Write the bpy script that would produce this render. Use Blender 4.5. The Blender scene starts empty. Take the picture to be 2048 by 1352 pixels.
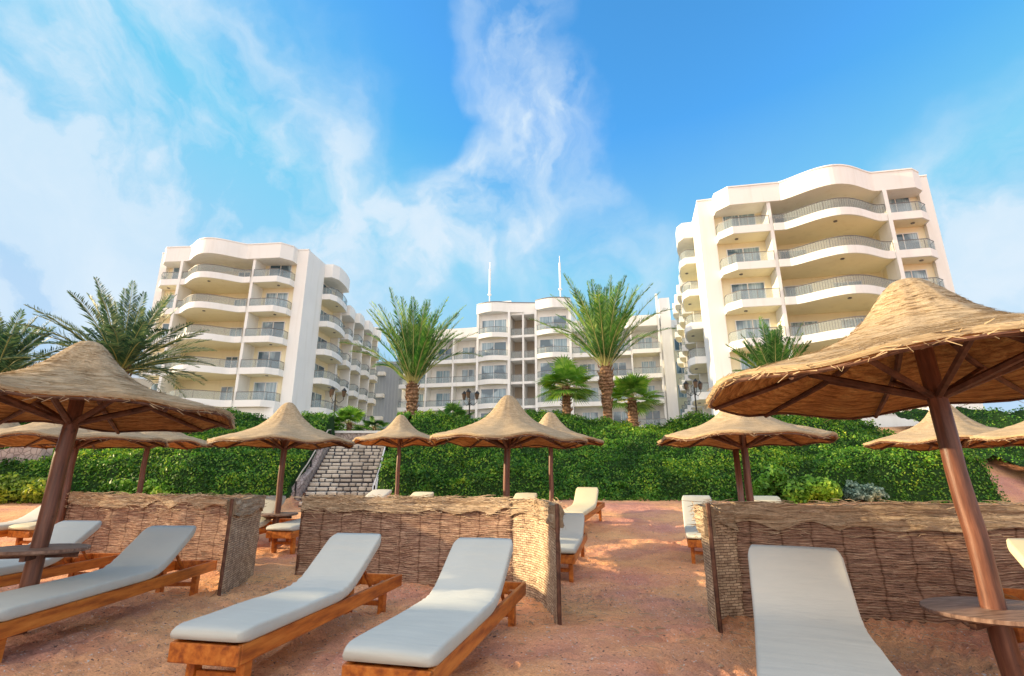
import bpy, math, random
import numpy as np
from mathutils import Vector, Matrix, noise as mnoise
R=math.radians; PI=math.pi
random.seed(7); rng=np.random.default_rng(7)
scene=bpy.context.scene
COL=scene.collection

# ------------------------------------------------------------------ camera
H=1.4; PITCH=15.5; FPX=1020.0
cam_d=bpy.data.cameras.new('camera'); cam=bpy.data.objects.new('camera',cam_d); COL.objects.link(cam)
cam_d.sensor_width=36; cam_d.lens=36*FPX/2048; cam_d.clip_start=0.05; cam_d.clip_end=3000
cam.location=(0,0,H); cam.rotation_euler=(R(90+PITCH),0,0)
scene.camera=cam
# ------------------------------------------------------------------ sun + sky
SUN_EL=14.5; SUNV=Vector((-0.99,0.125,0)).normalized()
sv=Vector((SUNV.x*math.cos(R(SUN_EL)),SUNV.y*math.cos(R(SUN_EL)),math.sin(R(SUN_EL))))
sd=bpy.data.lights.new('sun','SUN'); sd.energy=4.8; sd.angle=R(0.6); sd.color=(1.0,0.77,0.46)
so=bpy.data.objects.new('sun',sd); COL.objects.link(so); so.rotation_euler=sv.to_track_quat('Z','Y').to_euler()
so.location=(-60,20,60)
w=bpy.data.worlds.new("World"); scene.world=w; w.use_nodes=True
WN=w.node_tree; WN.nodes.clear()
def ray(px,py):
    a=(px-1024)/FPX; b=(676-py)/FPX; t=R(PITCH)
    return Vector((a,math.cos(t)-b*math.sin(t),math.sin(t)+b*math.cos(t))).normalized()
def world_nodes():
    N=WN.nodes.new; L=WN.links.new
    out=N('ShaderNodeOutputWorld'); bg=N('ShaderNodeBackground'); bg.inputs['Strength'].default_value=0.15
    sky=N('ShaderNodeTexSky'); sky.sky_type='NISHITA'; sky.sun_disc=False
    sky.sun_elevation=R(SUN_EL); sky.sun_rotation=math.atan2(SUNV.x,SUNV.y)
    sky.air_density=1.0; sky.dust_density=0.3; sky.ozone_density=2.0
    tint=N('ShaderNodeMix'); tint.data_type='RGBA'; tint.blend_type='MULTIPLY'; tint.inputs[0].default_value=1
    L(sky.outputs[0],tint.inputs[6]); tint.inputs[7].default_value=SKYTINT
    tc=N('ShaderNodeTexCoord')
    nrm=N('ShaderNodeVectorMath'); nrm.operation='NORMALIZE'; L(tc.outputs['Generated'],nrm.inputs[0])
    # domain warp so cloud edges are ragged
    n0=N('ShaderNodeTexNoise'); n0.inputs['Scale'].default_value=3.2; n0.inputs['Detail'].default_value=8; L(nrm.outputs[0],n0.inputs['Vector'])
    sub=N('ShaderNodeVectorMath'); sub.operation='SUBTRACT'; L(n0.outputs['Color'],sub.inputs[0]); sub.inputs[1].default_value=(.5,.5,.5)
    sc=N('ShaderNodeVectorMath'); sc.operation='SCALE'; L(sub.outputs[0],sc.inputs[0]); sc.inputs['Scale'].default_value=0.42
    ad=N('ShaderNodeVectorMath'); ad.operation='ADD'; L(nrm.outputs[0],ad.inputs[0]); L(sc.outputs[0],ad.inputs[1])
    nr2=N('ShaderNodeVectorMath'); nr2.operation='NORMALIZE'; L(ad.outputs[0],nr2.inputs[0])
    total=None
    for (px,py,rad,st) in CLOUDS:
        d=N('ShaderNodeVectorMath'); d.operation='DOT_PRODUCT'; L(nr2.outputs[0],d.inputs[0]); d.inputs[1].default_value=ray(px,py)
        m=N('ShaderNodeMapRange'); m.interpolation_type='SMOOTHSTEP'; L(d.outputs['Value'],m.inputs[0])
        m.inputs[1].default_value=math.cos(R(rad)); m.inputs[2].default_value=1.0; m.inputs[3].default_value=0; m.inputs[4].default_value=st
        if total is None: total=m.outputs[0]
        else:
            a=N('ShaderNodeMath'); a.operation='ADD'; L(total,a.inputs[0]); L(m.outputs[0],a.inputs[1]); total=a.outputs[0]
    # wispy structure, stretched along a diagonal
    mp=N('ShaderNodeMapping'); mp.inputs['Rotation'].default_value=(0.2,R(25),0.3); mp.inputs['Scale'].default_value=(3.6,1.3,3.2); L(ad.outputs[0],mp.inputs[0])
    n1=N('ShaderNodeTexNoise'); n1.inputs['Scale'].default_value=1.9; n1.inputs['Detail'].default_value=11; n1.inputs['Roughness'].default_value=0.55; L(mp.outputs[0],n1.inputs['Vector'])
    r1=N('ShaderNodeMapRange'); L(n1.outputs['Fac'],r1.inputs[0]); r1.inputs[1].default_value=0.36; r1.inputs[2].default_value=0.66; r1.inputs[3].default_value=0.10; r1.inputs[4].default_value=1.45
    mul=N('ShaderNodeMath'); mul.operation='MULTIPLY'; L(total,mul.inputs[0]); L(r1.outputs[0],mul.inputs[1])
    # veil near horizon
    sx=N('ShaderNodeSeparateXYZ'); L(nrm.outputs[0],sx.inputs[0])
    hz=N('ShaderNodeMapRange'); L(sx.outputs['Z'],hz.inputs[0]); hz.inputs[1].default_value=0.60; hz.inputs[2].default_value=0.05; hz.inputs[3].default_value=0; hz.inputs[4].default_value=0.62
    a2=N('ShaderNodeMath'); a2.operation='ADD'; a2.use_clamp=True; L(mul.outputs[0],a2.inputs[0]); L(hz.outputs[0],a2.inputs[1])
    mn=N('ShaderNodeVectorMath'); mn.operation='MINIMUM'; L(tint.outputs[2],mn.inputs[0]); mn.inputs[1].default_value=(1.2,2.05,3.05)
    n5=N('ShaderNodeMapRange'); L(n1.outputs['Fac'],n5.inputs[0]); n5.inputs[1].default_value=.3; n5.inputs[2].default_value=.7; n5.inputs[3].default_value=.62; n5.inputs[4].default_value=1.0
    a3=N('ShaderNodeMath'); a3.operation='MULTIPLY'; L(a2.outputs[0],a3.inputs[0]); L(n5.outputs[0],a3.inputs[1])
    mx=N('ShaderNodeMix'); mx.data_type='RGBA'; L(a3.outputs[0],mx.inputs[0]); L(mn.outputs[0],mx.inputs[6]); mx.inputs[7].default_value=CLOUDCOL
    # warm bright fill added to the unseen sky, behind and left of the viewer
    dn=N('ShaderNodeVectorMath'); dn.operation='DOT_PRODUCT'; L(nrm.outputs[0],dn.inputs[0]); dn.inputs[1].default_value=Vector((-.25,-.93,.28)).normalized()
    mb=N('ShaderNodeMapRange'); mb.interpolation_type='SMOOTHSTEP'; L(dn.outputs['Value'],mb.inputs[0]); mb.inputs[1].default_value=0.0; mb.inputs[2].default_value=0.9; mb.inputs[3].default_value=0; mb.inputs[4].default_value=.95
    m3=N('ShaderNodeMix'); m3.data_type='RGBA'; L(mb.outputs[0],m3.inputs[0]); L(mx.outputs[2],m3.inputs[6]); m3.inputs[7].default_value=SKYFILL
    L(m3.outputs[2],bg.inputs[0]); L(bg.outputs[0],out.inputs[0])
SKYTINT=(0.46,1.16,1.50,1)
CLOUDCOL=(2.45,2.90,3.30,1)
SKYFILL=(6.9,6.3,5.9,1)
CLOUDS=[(-150,650,26,.45),(40,560,11,.5),(60,120,22,.28),(330,300,22,.46),(100,460,22,.52),(480,560,16,.36),(450,80,12,.2),
        (1050,40,6,.45),(1010,130,6,.42),(1090,220,6.5,.62),(1130,300,6,.55),(1000,330,6,.35),(1010,430,9,.5),(880,470,10,.5),(760,520,10,.4),(1200,520,10,.35),
        (1990,350,10,.35),(2000,480,12,.45),(620,330,12,.3)]
world_nodes()
scene.view_settings.view_transform='Standard'; scene.view_settings.look='None'
scene.view_settings.exposure=1.0; scene.view_settings.gamma=1
scene.cycles.max_bounces=6; scene.cycles.transparent_max_bounces=12

# ------------------------------------------------------------------ materials
MATS={}
def mat(name,col,rough=.8,spec=.3,metal=0):
    m=bpy.data.materials.new(name); m.use_nodes=True; MATS[name]=m
    b=m.node_tree.nodes['Principled BSDF']; b.inputs['Base Color'].default_value=(*col,1); b.inputs['Roughness'].default_value=rough
    b.inputs['Specular IOR Level'].default_value=spec; b.inputs['Metallic'].default_value=metal
    return m
class NT:
    def __init__(s,m): s.t=m.node_tree; s.b=s.t.nodes['Principled BSDF']
    def n(s,t,**k):
        o=s.t.nodes.new(t)
        for a,v in k.items():
            if a in o.inputs.keys(): o.inputs[a].default_value=v
            else: setattr(o,a,v)
        return o
    def l(s,a,b): s.t.links.new(a,b)
    def coord(s,kind='Object',scale=(1,1,1)):
        tc=s.n('ShaderNodeTexCoord'); mp=s.n('ShaderNodeMapping'); mp.inputs['Scale'].default_value=scale
        s.l(tc.outputs[kind],mp.inputs[0]); return mp.outputs[0]
    def noise(s,vec,scale,detail=6,rough=.55):
        o=s.n('ShaderNodeTexNoise'); o.inputs['Scale'].default_value=scale; o.inputs['Detail'].default_value=detail; o.inputs['Roughness'].default_value=rough
        s.l(vec,o.inputs['Vector']); return o.outputs['Fac']
    def ramp(s,fac,stops):
        o=s.n('ShaderNodeValToRGB'); cr=o.color_ramp
        while len(cr.elements)<len(stops): cr.elements.new(.5)
        for e,(p,c) in zip(cr.elements,stops): e.position=p; e.color=(*c,1)
        s.l(fac,o.inputs[0]); return o.outputs[0]
    def mix(s,fac,a,b,mode='MIX'):
        o=s.n('ShaderNodeMix',data_type='RGBA',blend_type=mode)
        for i,v in ((0,fac),(6,a),(7,b)):
            if hasattr(v,'links'): s.l(v,o.inputs[i])
            else: o.inputs[i].default_value=v if i==0 else (*v,1)
        return o.outputs[2]
    def bump(s,h,strength=.4,dist=.02,prev=None):
        o=s.n('ShaderNodeBump'); o.inputs['Strength'].default_value=strength; o.inputs['Distance'].default_value=dist
        s.l(h,o.inputs['Height'])
        if prev: s.l(prev,o.inputs['Normal'])
        s.l(o.outputs[0],s.b.inputs['Normal']); return o.outputs[0]
    def math(s,op,a,b=None):
        o=s.n('ShaderNodeMath',operation=op)
        for i,v in ((0,a),(1,b)):
            if v is None: continue
            if hasattr(v,'links'): s.l(v,o.inputs[i])
            else: o.inputs[i].default_value=v
        return o.outputs[0]
    def color(s,c): s.l(c,s.b.inputs['Base Color'])
def stucco(name,c,c2):
    m=mat(name,c,.85,.2); t=NT(m); v=t.coord()
    n1=t.noise(v,.35,5); n2=t.noise(v,9,6); vs=t.coord('Object',(1.5,1.5,.12)); n3=t.noise(vs,1.2,6)
    base=t.ramp(n1,[(.3,c),(.75,c2)])
    st=t.ramp(n3,[(.52,(1,1,1)),(.85,(.84,.82,.78))])
    t.color(t.mix(.8,base,st,'MULTIPLY')); t.bump(n2,.15,.02); return m
stucco('stucco_white',(.80,.80,.775),(.75,.75,.725))
stucco('stucco_cream',(.86,.79,.57),(.81,.74,.53))
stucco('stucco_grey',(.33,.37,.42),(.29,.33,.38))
stucco('stucco_beige',(.50,.42,.33),(.44,.37,.29))
def sand():
    m=mat('sand',(.5,.3,.2),.95,.1); t=NT(m); v=t.coord()
    n1=t.noise(v,.45,6); n2=t.noise(v,2.6,6,.6); n3=t.noise(v,60,4,.7); n4=t.noise(v,14,6,.65)
    c=t.ramp(n1,[(.36,(.66,.31,.22)),(.52,(.82,.42,.21)),(.68,(.92,.54,.25))])
    c=t.mix(.55,c,t.ramp(n2,[(.30,(.68,.60,.60)),(.60,(1,1,1)),(.8,(1.1,1.08,1.02))]),'MULTIPLY')
    c=t.mix(.6,c,t.ramp(n3,[(.36,(.62,.55,.52)),(.52,(1,1,1)),(.72,(1.22,1.18,1.12))]),'MULTIPLY')
    sp=t.ramp(t.noise(v,38,2,.5),[(.66,(0,0,0)),(.70,(1,1,1))]); c=t.mix(sp,c,(.70,.60,.52))
    sp2=t.ramp(t.noise(v,27,2,.5),[(.30,(1,1,1)),(.34,(0,0,0))]); c=t.mix(sp2,c,(.20,.12,.09))
    g=t.n('ShaderNodeNewGeometry'); sx=t.n('ShaderNodeSeparateXYZ'); t.l(g.outputs['Position'],sx.inputs[0])
    up=t.n('ShaderNodeMapRange'); t.l(sx.outputs['Y'],up.inputs[0]); up.inputs[1].default_value=26; up.inputs[2].default_value=27; c=t.mix(up.outputs[0],c,(.46,.45,.42))
    t.color(c)
    n5=t.noise(v,5,5,.6); b0=t.bump(n5,.7,.08); b=t.bump(n4,.7,.035,b0); t.bump(n3,.5,.009,b)
sand()
def soil():
    m=mat('soil',(.2,.12,.07),.95,.1); t=NT(m); v=t.coord(); t.color(t.ramp(t.noise(v,3,6),[(.3,(.10,.07,.04)),(.7,(.26,.17,.09))])); t.bump(t.noise(v,12,6),.6,.05)
soil()
def wood(name,a,b,dark,sc=(1,9,9),rough=.45,spec=.45):
    m=mat(name,a,rough,spec); t=NT(m); v=t.coord('Object',sc)
    n1=t.noise(v,2.2,8,.62); n2=t.noise(v,8,5); v2=t.coord(); n3=t.noise(v2,1.7,5); n4=t.noise(v2,7,3)
    c=t.ramp(n1,[(.34,dark),(.5,a),(.7,b)])
    c=t.mix(.5,c,t.ramp(n3,[(.35,(.62,.55,.50)),(.6,(1.05,1.0,1.0))]),'MULTIPLY')
    k=t.ramp(n4,[(.26,(.25,.18,.14)),(.34,(1,1,1))]); c=t.mix(.8,c,k,'MULTIPLY')
    t.color(c); t.bump(n2,.25,.006); return m
wood('wood_orange',(.50,.15,.022),(.66,.25,.045),(.25,.06,.012),(1.0,7,7))
wood('wood_pole',(.15,.058,.034),(.25,.105,.06),(.085,.032,.02),(14,14,1.2),.38,.55)
wood('wood_rib',(.12,.055,.035),(.20,.10,.06),(.06,.028,.02),(5,5,5),.6,.3)
wood('wood_table',(.24,.15,.11),(.36,.25,.19),(.12,.07,.05),(2,16,2),.5,.4)
def straw(name,lo,mid,hi,su,sv_,bs=.8,bd=.03,uvscale=1.0,ties=False,trans=0):
    m=mat(name,mid,.9,.15); t=NT(m)
    tc=t.n('ShaderNodeTexCoord'); mp=t.n('ShaderNodeMapping'); mp.inputs['Scale'].default_value=(su,sv_,1); t.l(tc.outputs['UV'],mp.inputs[0])
    w0=t.n('ShaderNodeTexNoise'); w0.inputs['Scale'].default_value=1.3; w0.inputs['Detail'].default_value=4; t.l(tc.outputs['UV'],w0.inputs['Vector'])
    dv=t.n('ShaderNodeVectorMath',operation='MULTIPLY_ADD'); t.l(w0.outputs['Color'],dv.inputs[0]); dv.inputs[1].default_value=(1.0,sv_*.10,0); t.l(mp.outputs[0],dv.inputs[2])
    vec=dv.outputs[0]
    n1=t.noise(vec,1.0,9,.62); n2=t.noise(vec,3.3,4,.6); n3=t.noise(tc.outputs['UV'],1.1,5); n4=t.noise(tc.outputs['UV'],24,3,.7)
    c=t.ramp(n1,[(.30,lo),(.50,mid),(.70,hi)])
    c=t.mix(.55,c,t.ramp(n2,[(.36,(.45,.38,.34)),(.5,(1,1,1)),(.68,(1.2,1.15,1.08))]),'MULTIPLY')
    c=t.mix(.6,c,t.ramp(n3,[(.3,(.70,.66,.64)),(.6,(1.05,1.03,1.0))]),'MULTIPLY')
    c=t.mix(.35,c,t.ramp(n4,[(.35,(.6,.55,.5)),(.6,(1.1,1.1,1.1))]),'MULTIPLY')
    h2=n2
    if ties:
        sp=t.n('ShaderNodeSeparateXYZ'); t.l(tc.outputs['UV'],sp.inputs[0]); tw=t.noise(tc.outputs['UV'],7,3)
        u_=t.math('ADD',sp.outputs['X'],t.math('MULTIPLY',tw,.09)); fr=t.math('FRACT',t.math('MULTIPLY',u_,3.1)); d_=t.math('ABSOLUTE',t.math('SUBTRACT',fr,.5))
        k_=t.ramp(d_,[(.0,(.30,.24,.22)),(.03,(.75,.7,.68)),(.07,(1,1,1))]); c=t.mix(.8,c,k_,'MULTIPLY')
        rw=t.math('SINE',t.math('MULTIPLY',t.math('ADD',sp.outputs['Y'],t.math('MULTIPLY',w0.outputs['Fac'],.16)),2*PI/.026)); rr_=t.ramp(rw,[(.0,(.55,.5,.47)),(.5,(1.05,1.05,1.05))]); c=t.mix(.55,c,rr_,'MULTIPLY'); h2=rw
    t.color(c)
    b=t.bump(n1,bs,bd); t.bump(h2,bs*.7,bd*.4 if not ties else .006,b)
    if trans:
        o=m.node_tree.nodes['Material Output']; tr=t.n('ShaderNodeBsdfTranslucent'); t.l(c,tr.inputs[0]); ms=t.n('ShaderNodeMixShader'); ms.inputs[0].default_value=trans
        t.l(t.b.outputs[0],ms.inputs[1]); t.l(tr.outputs[0],ms.inputs[2]); t.l(ms.outputs[0],o.inputs[0])
    return m
straw('thatch',(.40,.30,.18),(.56,.44,.28),(.68,.56,.39),1.8,34,.7,.02,trans=.2)
straw('thatch_under',(.26,.11,.045),(.66,.34,.14),(.92,.62,.28),3.0,20,1,.05,trans=.5)
straw('screen_straw',(.20,.12,.10),(.47,.31,.23),(.78,.60,.45),3.2,42,1,.04,ties=True)
straw('screen_cap',(.34,.24,.16),(.62,.48,.33),(.84,.71,.52),2.0,40,1,.05)
def reed():
    m=mat('reed_net',(.4,.3,.2),.9,.15); t=NT(m)
    tc=t.n('ShaderNodeTexCoord'); n=t.noise(tc.outputs['UV'],9,5,.6)
    dv=t.n('ShaderNodeTexNoise'); dv.inputs['Scale'].default_value=16; t.l(tc.outputs['UV'],dv.inputs['Vector'])
    ma=t.n('ShaderNodeVectorMath',operation='MULTIPLY_ADD'); t.l(dv.outputs['Color'],ma.inputs[0]); ma.inputs[1].default_value=(.03,.022,0); t.l(tc.outputs['UV'],ma.inputs[2])
    br=t.n('ShaderNodeTexBrick'); t.l(ma.outputs[0],br.inputs['Vector']); br.inputs['Scale'].default_value=1; br.inputs['Brick Width'].default_value=.085; br.inputs['Row Height'].default_value=.028; br.inputs['Mortar Size'].default_value=.0035; br.inputs['Mortar Smooth'].default_value=.6
    br.inputs['Color1'].default_value=(.66,.53,.38,1); br.inputs['Color2'].default_value=(.46,.34,.24,1); br.inputs['Mortar'].default_value=(.13,.08,.055,1)
    c=t.mix(.8,br.outputs['Color'],t.ramp(n,[(.32,(.5,.44,.4)),(.6,(1.15,1.12,1.05))]),'MULTIPLY'); t.color(c)
    iv=t.math('SUBTRACT',1.0,br.outputs['Fac']); b=t.bump(iv,.8,.015); t.bump(n,.5,.02,b)
reed()
def fabric(name,c):
    m=mat(name,c,.75,.2); t=NT(m); v=t.coord()
    n1=t.noise(v,1.4,4); n2=t.noise(t.coord('Object',(6,1.5,6)),1.4,5,.5); n3=t.noise(v,260,2)
    t.color(t.ramp(n1,[(.3,tuple(x*.93 for x in c)),(.7,tuple(min(1,x*1.04) for x in c))]))
    b=t.bump(n2,.6,.02); t.bump(n3,.08,.002,b); return m
fabric('cushion_cool',(.53,.54,.485)); fabric('cushion_white',(.55,.53,.46)); fabric('cushion_cream',(.66,.60,.42))
def leafmat(name,a,b,c3,tr=.35,rough=.5):
    m=mat(name,a,rough,.35); t=NT(m); g=t.n('ShaderNodeNewGeometry'); v=t.coord()
    c=t.ramp(g.outputs['Random Per Island'],[(0,a),(.55,b),(1,c3)])
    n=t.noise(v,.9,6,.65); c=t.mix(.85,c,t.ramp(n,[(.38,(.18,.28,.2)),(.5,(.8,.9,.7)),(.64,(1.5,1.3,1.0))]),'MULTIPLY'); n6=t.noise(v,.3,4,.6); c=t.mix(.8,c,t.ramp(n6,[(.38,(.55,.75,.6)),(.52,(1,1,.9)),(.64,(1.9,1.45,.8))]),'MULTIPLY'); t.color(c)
    o=m.node_tree.nodes['Material Output']; trn=t.n('ShaderNodeBsdfTranslucent'); t.l(c,trn.inputs[0]); ms=t.n('ShaderNodeMixShader'); ms.inputs[0].default_value=tr
    t.l(t.b.outputs[0],ms.inputs[1]); t.l(trn.outputs[0],ms.inputs[2]); t.l(ms.outputs[0],o.inputs[0]); return m
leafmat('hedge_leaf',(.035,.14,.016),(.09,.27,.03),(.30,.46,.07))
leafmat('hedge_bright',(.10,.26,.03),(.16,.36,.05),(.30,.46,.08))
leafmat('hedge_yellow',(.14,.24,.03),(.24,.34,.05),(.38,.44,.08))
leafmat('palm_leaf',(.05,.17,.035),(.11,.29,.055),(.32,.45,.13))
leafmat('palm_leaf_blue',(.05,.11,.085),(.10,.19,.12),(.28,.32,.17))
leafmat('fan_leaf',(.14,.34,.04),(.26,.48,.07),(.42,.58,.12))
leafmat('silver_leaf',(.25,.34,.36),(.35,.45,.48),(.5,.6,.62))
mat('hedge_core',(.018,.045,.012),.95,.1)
def bark():
    m=mat('palm_bark',(.3,.17,.1),.9,.15); t=NT(m); v=t.coord('Object',(1,1,1)); wv=t.n('ShaderNodeTexWave',bands_direction='Z'); wv.inputs['Scale'].default_value=1.6; wv.inputs['Distortion'].default_value=11; wv.inputs['Detail'].default_value=4; t.l(v,wv.inputs['Vector'])
    n=t.noise(v,9,6); c=t.ramp(n,[(.3,(.14,.075,.04)),(.52,(.34,.20,.115)),(.75,(.52,.36,.22))]); c=t.mix(.5,c,wv.outputs['Color'],'MULTIPLY'); t.color(c); t.bump(wv.outputs['Fac'],.8,.06)
bark()
mat('rachis',(.42,.42,.16),.6,.3)
mat('metal_dark',(.03,.03,.03),.45,.5,.6); mat('metal_grey',(.16,.15,.15),.4,.5,.5); mat('paint_white',(.78,.78,.77),.45,.4)
mat('lamp_glass',(.10,.07,.05),.25,.6)
mat('rope',(.50,.45,.38),.9,.1)
def glass():
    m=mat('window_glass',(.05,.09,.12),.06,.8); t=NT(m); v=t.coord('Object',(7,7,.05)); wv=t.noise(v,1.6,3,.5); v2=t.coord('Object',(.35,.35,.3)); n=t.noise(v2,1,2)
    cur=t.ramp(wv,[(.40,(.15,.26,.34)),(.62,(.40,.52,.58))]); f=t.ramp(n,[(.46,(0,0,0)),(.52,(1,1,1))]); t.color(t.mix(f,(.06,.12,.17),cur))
    m=mat('rail_glass',(.42,.48,.50),.08,.5); t=NT(m); o=m.node_tree.nodes['Material Output']; tp=t.n('ShaderNodeBsdfTransparent'); tp.inputs[0].default_value=(.90,.92,.92,1)
    ms=t.n('ShaderNodeMixShader'); ms.inputs[0].default_value=.24; t.l(tp.outputs[0],ms.inputs[1]); t.l(t.b.outputs[0],ms.inputs[2]); t.l(ms.outputs[0],o.inputs[0])
glass()
def stone(name,c1,c2):
    m=mat(name,c1,.9,.2); t=NT(m); v=t.coord(); g=t.n('ShaderNodeNewGeometry'); n=t.noise(v,5,7,.6)
    c=t.ramp(g.outputs['Random Per Island'],[(0,c1),(1,c2)]); c=t.mix(.6,c,t.ramp(n,[(.3,(.6,.58,.56)),(.65,(1.1,1.1,1.1))]),'MULTIPLY'); t.color(c); t.bump(n,.6,.03); return m
stone('stone_step',(.40,.35,.29),(.62,.56,.47)); stone('stone_wall',(.38,.33,.30),(.40,.35,.32)); mat('mortar',(.07,.065,.07),.95,.1)
def rubble():
    m=mat('rubble',(.4,.3,.25),.9,.1); t=NT(m); v=t.coord(); vo=t.n('ShaderNodeTexVoronoi',feature='DISTANCE_TO_EDGE'); vo.inputs['Scale'].default_value=5; t.l(v,vo.inputs['Vector'])
    c=t.ramp(t.noise(v,3,6),[(.3,(.34,.27,.25)),(.7,(.52,.43,.38))]); t.color(t.mix(.7,c,t.ramp(vo.outputs['Distance'],[(.02,(.3,.28,.28)),(.1,(1,1,1))]),'MULTIPLY')); t.bump(vo.outputs['Distance'],.7,.03)
rubble()

# ------------------------------------------------------------------ helpers
class MB:
    def __init__(s): s.v=[]; s.f=[]; s.uv=[]; s.useuv=False
    def add(s,vs,fs,uvs=None):
        b=len(s.v); s.v.extend([tuple(p) for p in vs]); s.f.extend([tuple(i+b for i in f) for f in fs])
        if uvs is not None: s.useuv=True; s.uv.extend(uvs)
        else: s.uv.extend([(0,0)]*len(vs))
    def box(s,x0,x1,y0,y1,z0,z1,P=None):
        vs=[(x,y,z) for z in (z0,z1) for y in (y0,y1) for x in (x0,x1)]
        if P: vs=[P(*p) for p in vs]
        s.add(vs,[(0,2,3,1),(4,5,7,6),(0,1,5,4),(2,6,7,3),(0,4,6,2),(1,3,7,5)])
    def prism(s,pts,z0,z1,P=None):
        n=len(pts); vs=[(x,y,z0) for x,y in pts]+[(x,y,z1) for x,y in pts]
        if P: vs=[P(*p) for p in vs]
        s.add(vs,[tuple(range(n-1,-1,-1)),tuple(range(n,2*n))]+[(i,(i+1)%n,n+(i+1)%n,n+i) for i in range(n)])
    def tube(s,pts,rad,n=8,cap=True):
        pts=[Vector(p) for p in pts]
        if not hasattr(rad,'__len__'): rad=[rad]*len(pts)
        vs=[];fs=[]; pr=None
        for i,p in enumerate(pts):
            d=(pts[min(i+1,len(pts)-1)]-pts[max(i-1,0)]).normalized()
            if pr is None: a=d.orthogonal().normalized()
            else: a=(pr-d*pr.dot(d)).normalized()
            pr=a; b=d.cross(a)
            for k in range(n):
                t=2*PI*k/n; vs.append(p+(a*math.cos(t)+b*math.sin(t))*rad[i])
        for i in range(len(pts)-1):
            for k in range(n): fs.append((i*n+k,i*n+(k+1)%n,(i+1)*n+(k+1)%n,(i+1)*n+k))
        if cap: fs.append(tuple(range(n-1,-1,-1))); fs.append(tuple(range(len(vs)-n,len(vs))))
        s.add(vs,fs)
    def strip(s,pts,z0,z1,th,P=None):
        """wall ribbon along plan polyline with thickness th (offset to the left)"""
        q=[Vector(p) for p in pts]; off=[]
        for i in range(len(q)):
            a=q[max(i-1,0)]; b=q[min(i+1,len(q)-1)]; d=(b-a).normalized(); off.append(q[i]+Vector((-d.y,d.x))*th)
        s.prism_strip(q,off,z0,z1,P)
    def prism_strip(s,q,o,z0,z1,P):
        n=len(q); vs=[]
        for a in (q,o):
            for z in (z0,z1): vs+= [(p[0],p[1],z) for p in a]
        if P: vs=[P(*p) for p in vs]
        fs=[]
        for i in range(n-1):
            fs+=[(i,i+1,n+i+1,n+i),(2*n+i,3*n+i,3*n+i+1,2*n+i+1),(n+i,n+i+1,3*n+i+1,3*n+i),(i,2*n+i,2*n+i+1,i+1)]
        fs+=[(0,n,3*n,2*n),(n-1,3*n-1,4*n-1,2*n-1)]
        s.add(vs,fs)
    def mesh(s,name,m,smooth=False,bevel=0,recalc=True):
        me=bpy.data.meshes.new(name); me.from_pydata(s.v,[],s.f)
        if recalc:
            import bmesh
            bm=bmesh.new(); bm.from_mesh(me); bmesh.ops.recalc_face_normals(bm,faces=bm.faces)
            if bevel: bmesh.ops.bevel(bm,geom=bm.edges[:],offset=bevel,segments=1,affect='EDGES',clamp_overlap=True)
            bm.to_mesh(me); bm.free()
        if s.useuv and not bevel:
            ul=me.uv_layers.new(name='UVMap'); vi=np.zeros(len(me.loops),dtype=np.int32); me.loops.foreach_get('vertex_index',vi)
            ul.data.foreach_set('uv',np.array(s.uv,dtype=np.float32)[vi].ravel())
        me.materials.append(MATS[m])
        if smooth: me.polygons.foreach_set('use_smooth',[True]*len(me.polygons))
        me.update(); return me
    def build(s,name,m,parent=None,smooth=False,bevel=0,recalc=True):
        return link(name,s.mesh(name,m,smooth,bevel,recalc),parent)
def link(name,me,parent=None):
    o=bpy.data.objects.new(name,me); COL.objects.link(o)
    if parent is not None: o.parent=parent
    return o
def tag(o,label=None,cat=None,group=None,kind=None):
    for k,v in (('label',label),('category',cat),('group',group),('kind',kind)):
        if v: o[k]=v
    return o
def empty(name,loc,rz=0):
    o=bpy.data.objects.new(name,None); o.empty_display_size=.3; COL.objects.link(o); o.location=loc; o.rotation_euler=(0,0,rz); return o
def kids(o): return [c for c in ALL_CH.get(o.name,[])]
def copy_tree(o,parent=None):
    c=o.copy(); COL.objects.link(c)
    if parent is not None: c.parent=parent
    for ch in [x for x in o.children]: copy_tree(ch,c)
    return c
def hash2(ix,iy,seed=0):
    h=(ix.astype(np.int64)*374761393+iy.astype(np.int64)*668265263+seed*1442695041)&0x7fffffff
    h=((h^(h>>13))*1274126177)&0x7fffffff
    return (h&0xffff)/65535.0
def vnoise(x,y,seed=0):
    x=np.asarray(x,float); y=np.asarray(y,float); ix=np.floor(x); iy=np.floor(y); fx=x-ix; fy=y-iy
    fx=fx*fx*(3-2*fx); fy=fy*fy*(3-2*fy)
    a=hash2(ix,iy,seed);b=hash2(ix+1,iy,seed);c=hash2(ix,iy+1,seed);d=hash2(ix+1,iy+1,seed)
    return (a*(1-fx)+b*fx)*(1-fy)+(c*(1-fx)+d*fx)*fy
def fbm(x,y,seed=0,o=4):
    s=0;a=.5;x=np.asarray(x,float);y=np.asarray(y,float)
    for i in range(o): s=s+a*(vnoise(x,y,seed+i)-.5); a*=.5; x=x*2.03+1.7; y=y*2.03+5.1
    return s
def sstep(a,b,x): t=np.clip((x-a)/(b-a),0,1); return t*t*(3-2*t)

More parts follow.
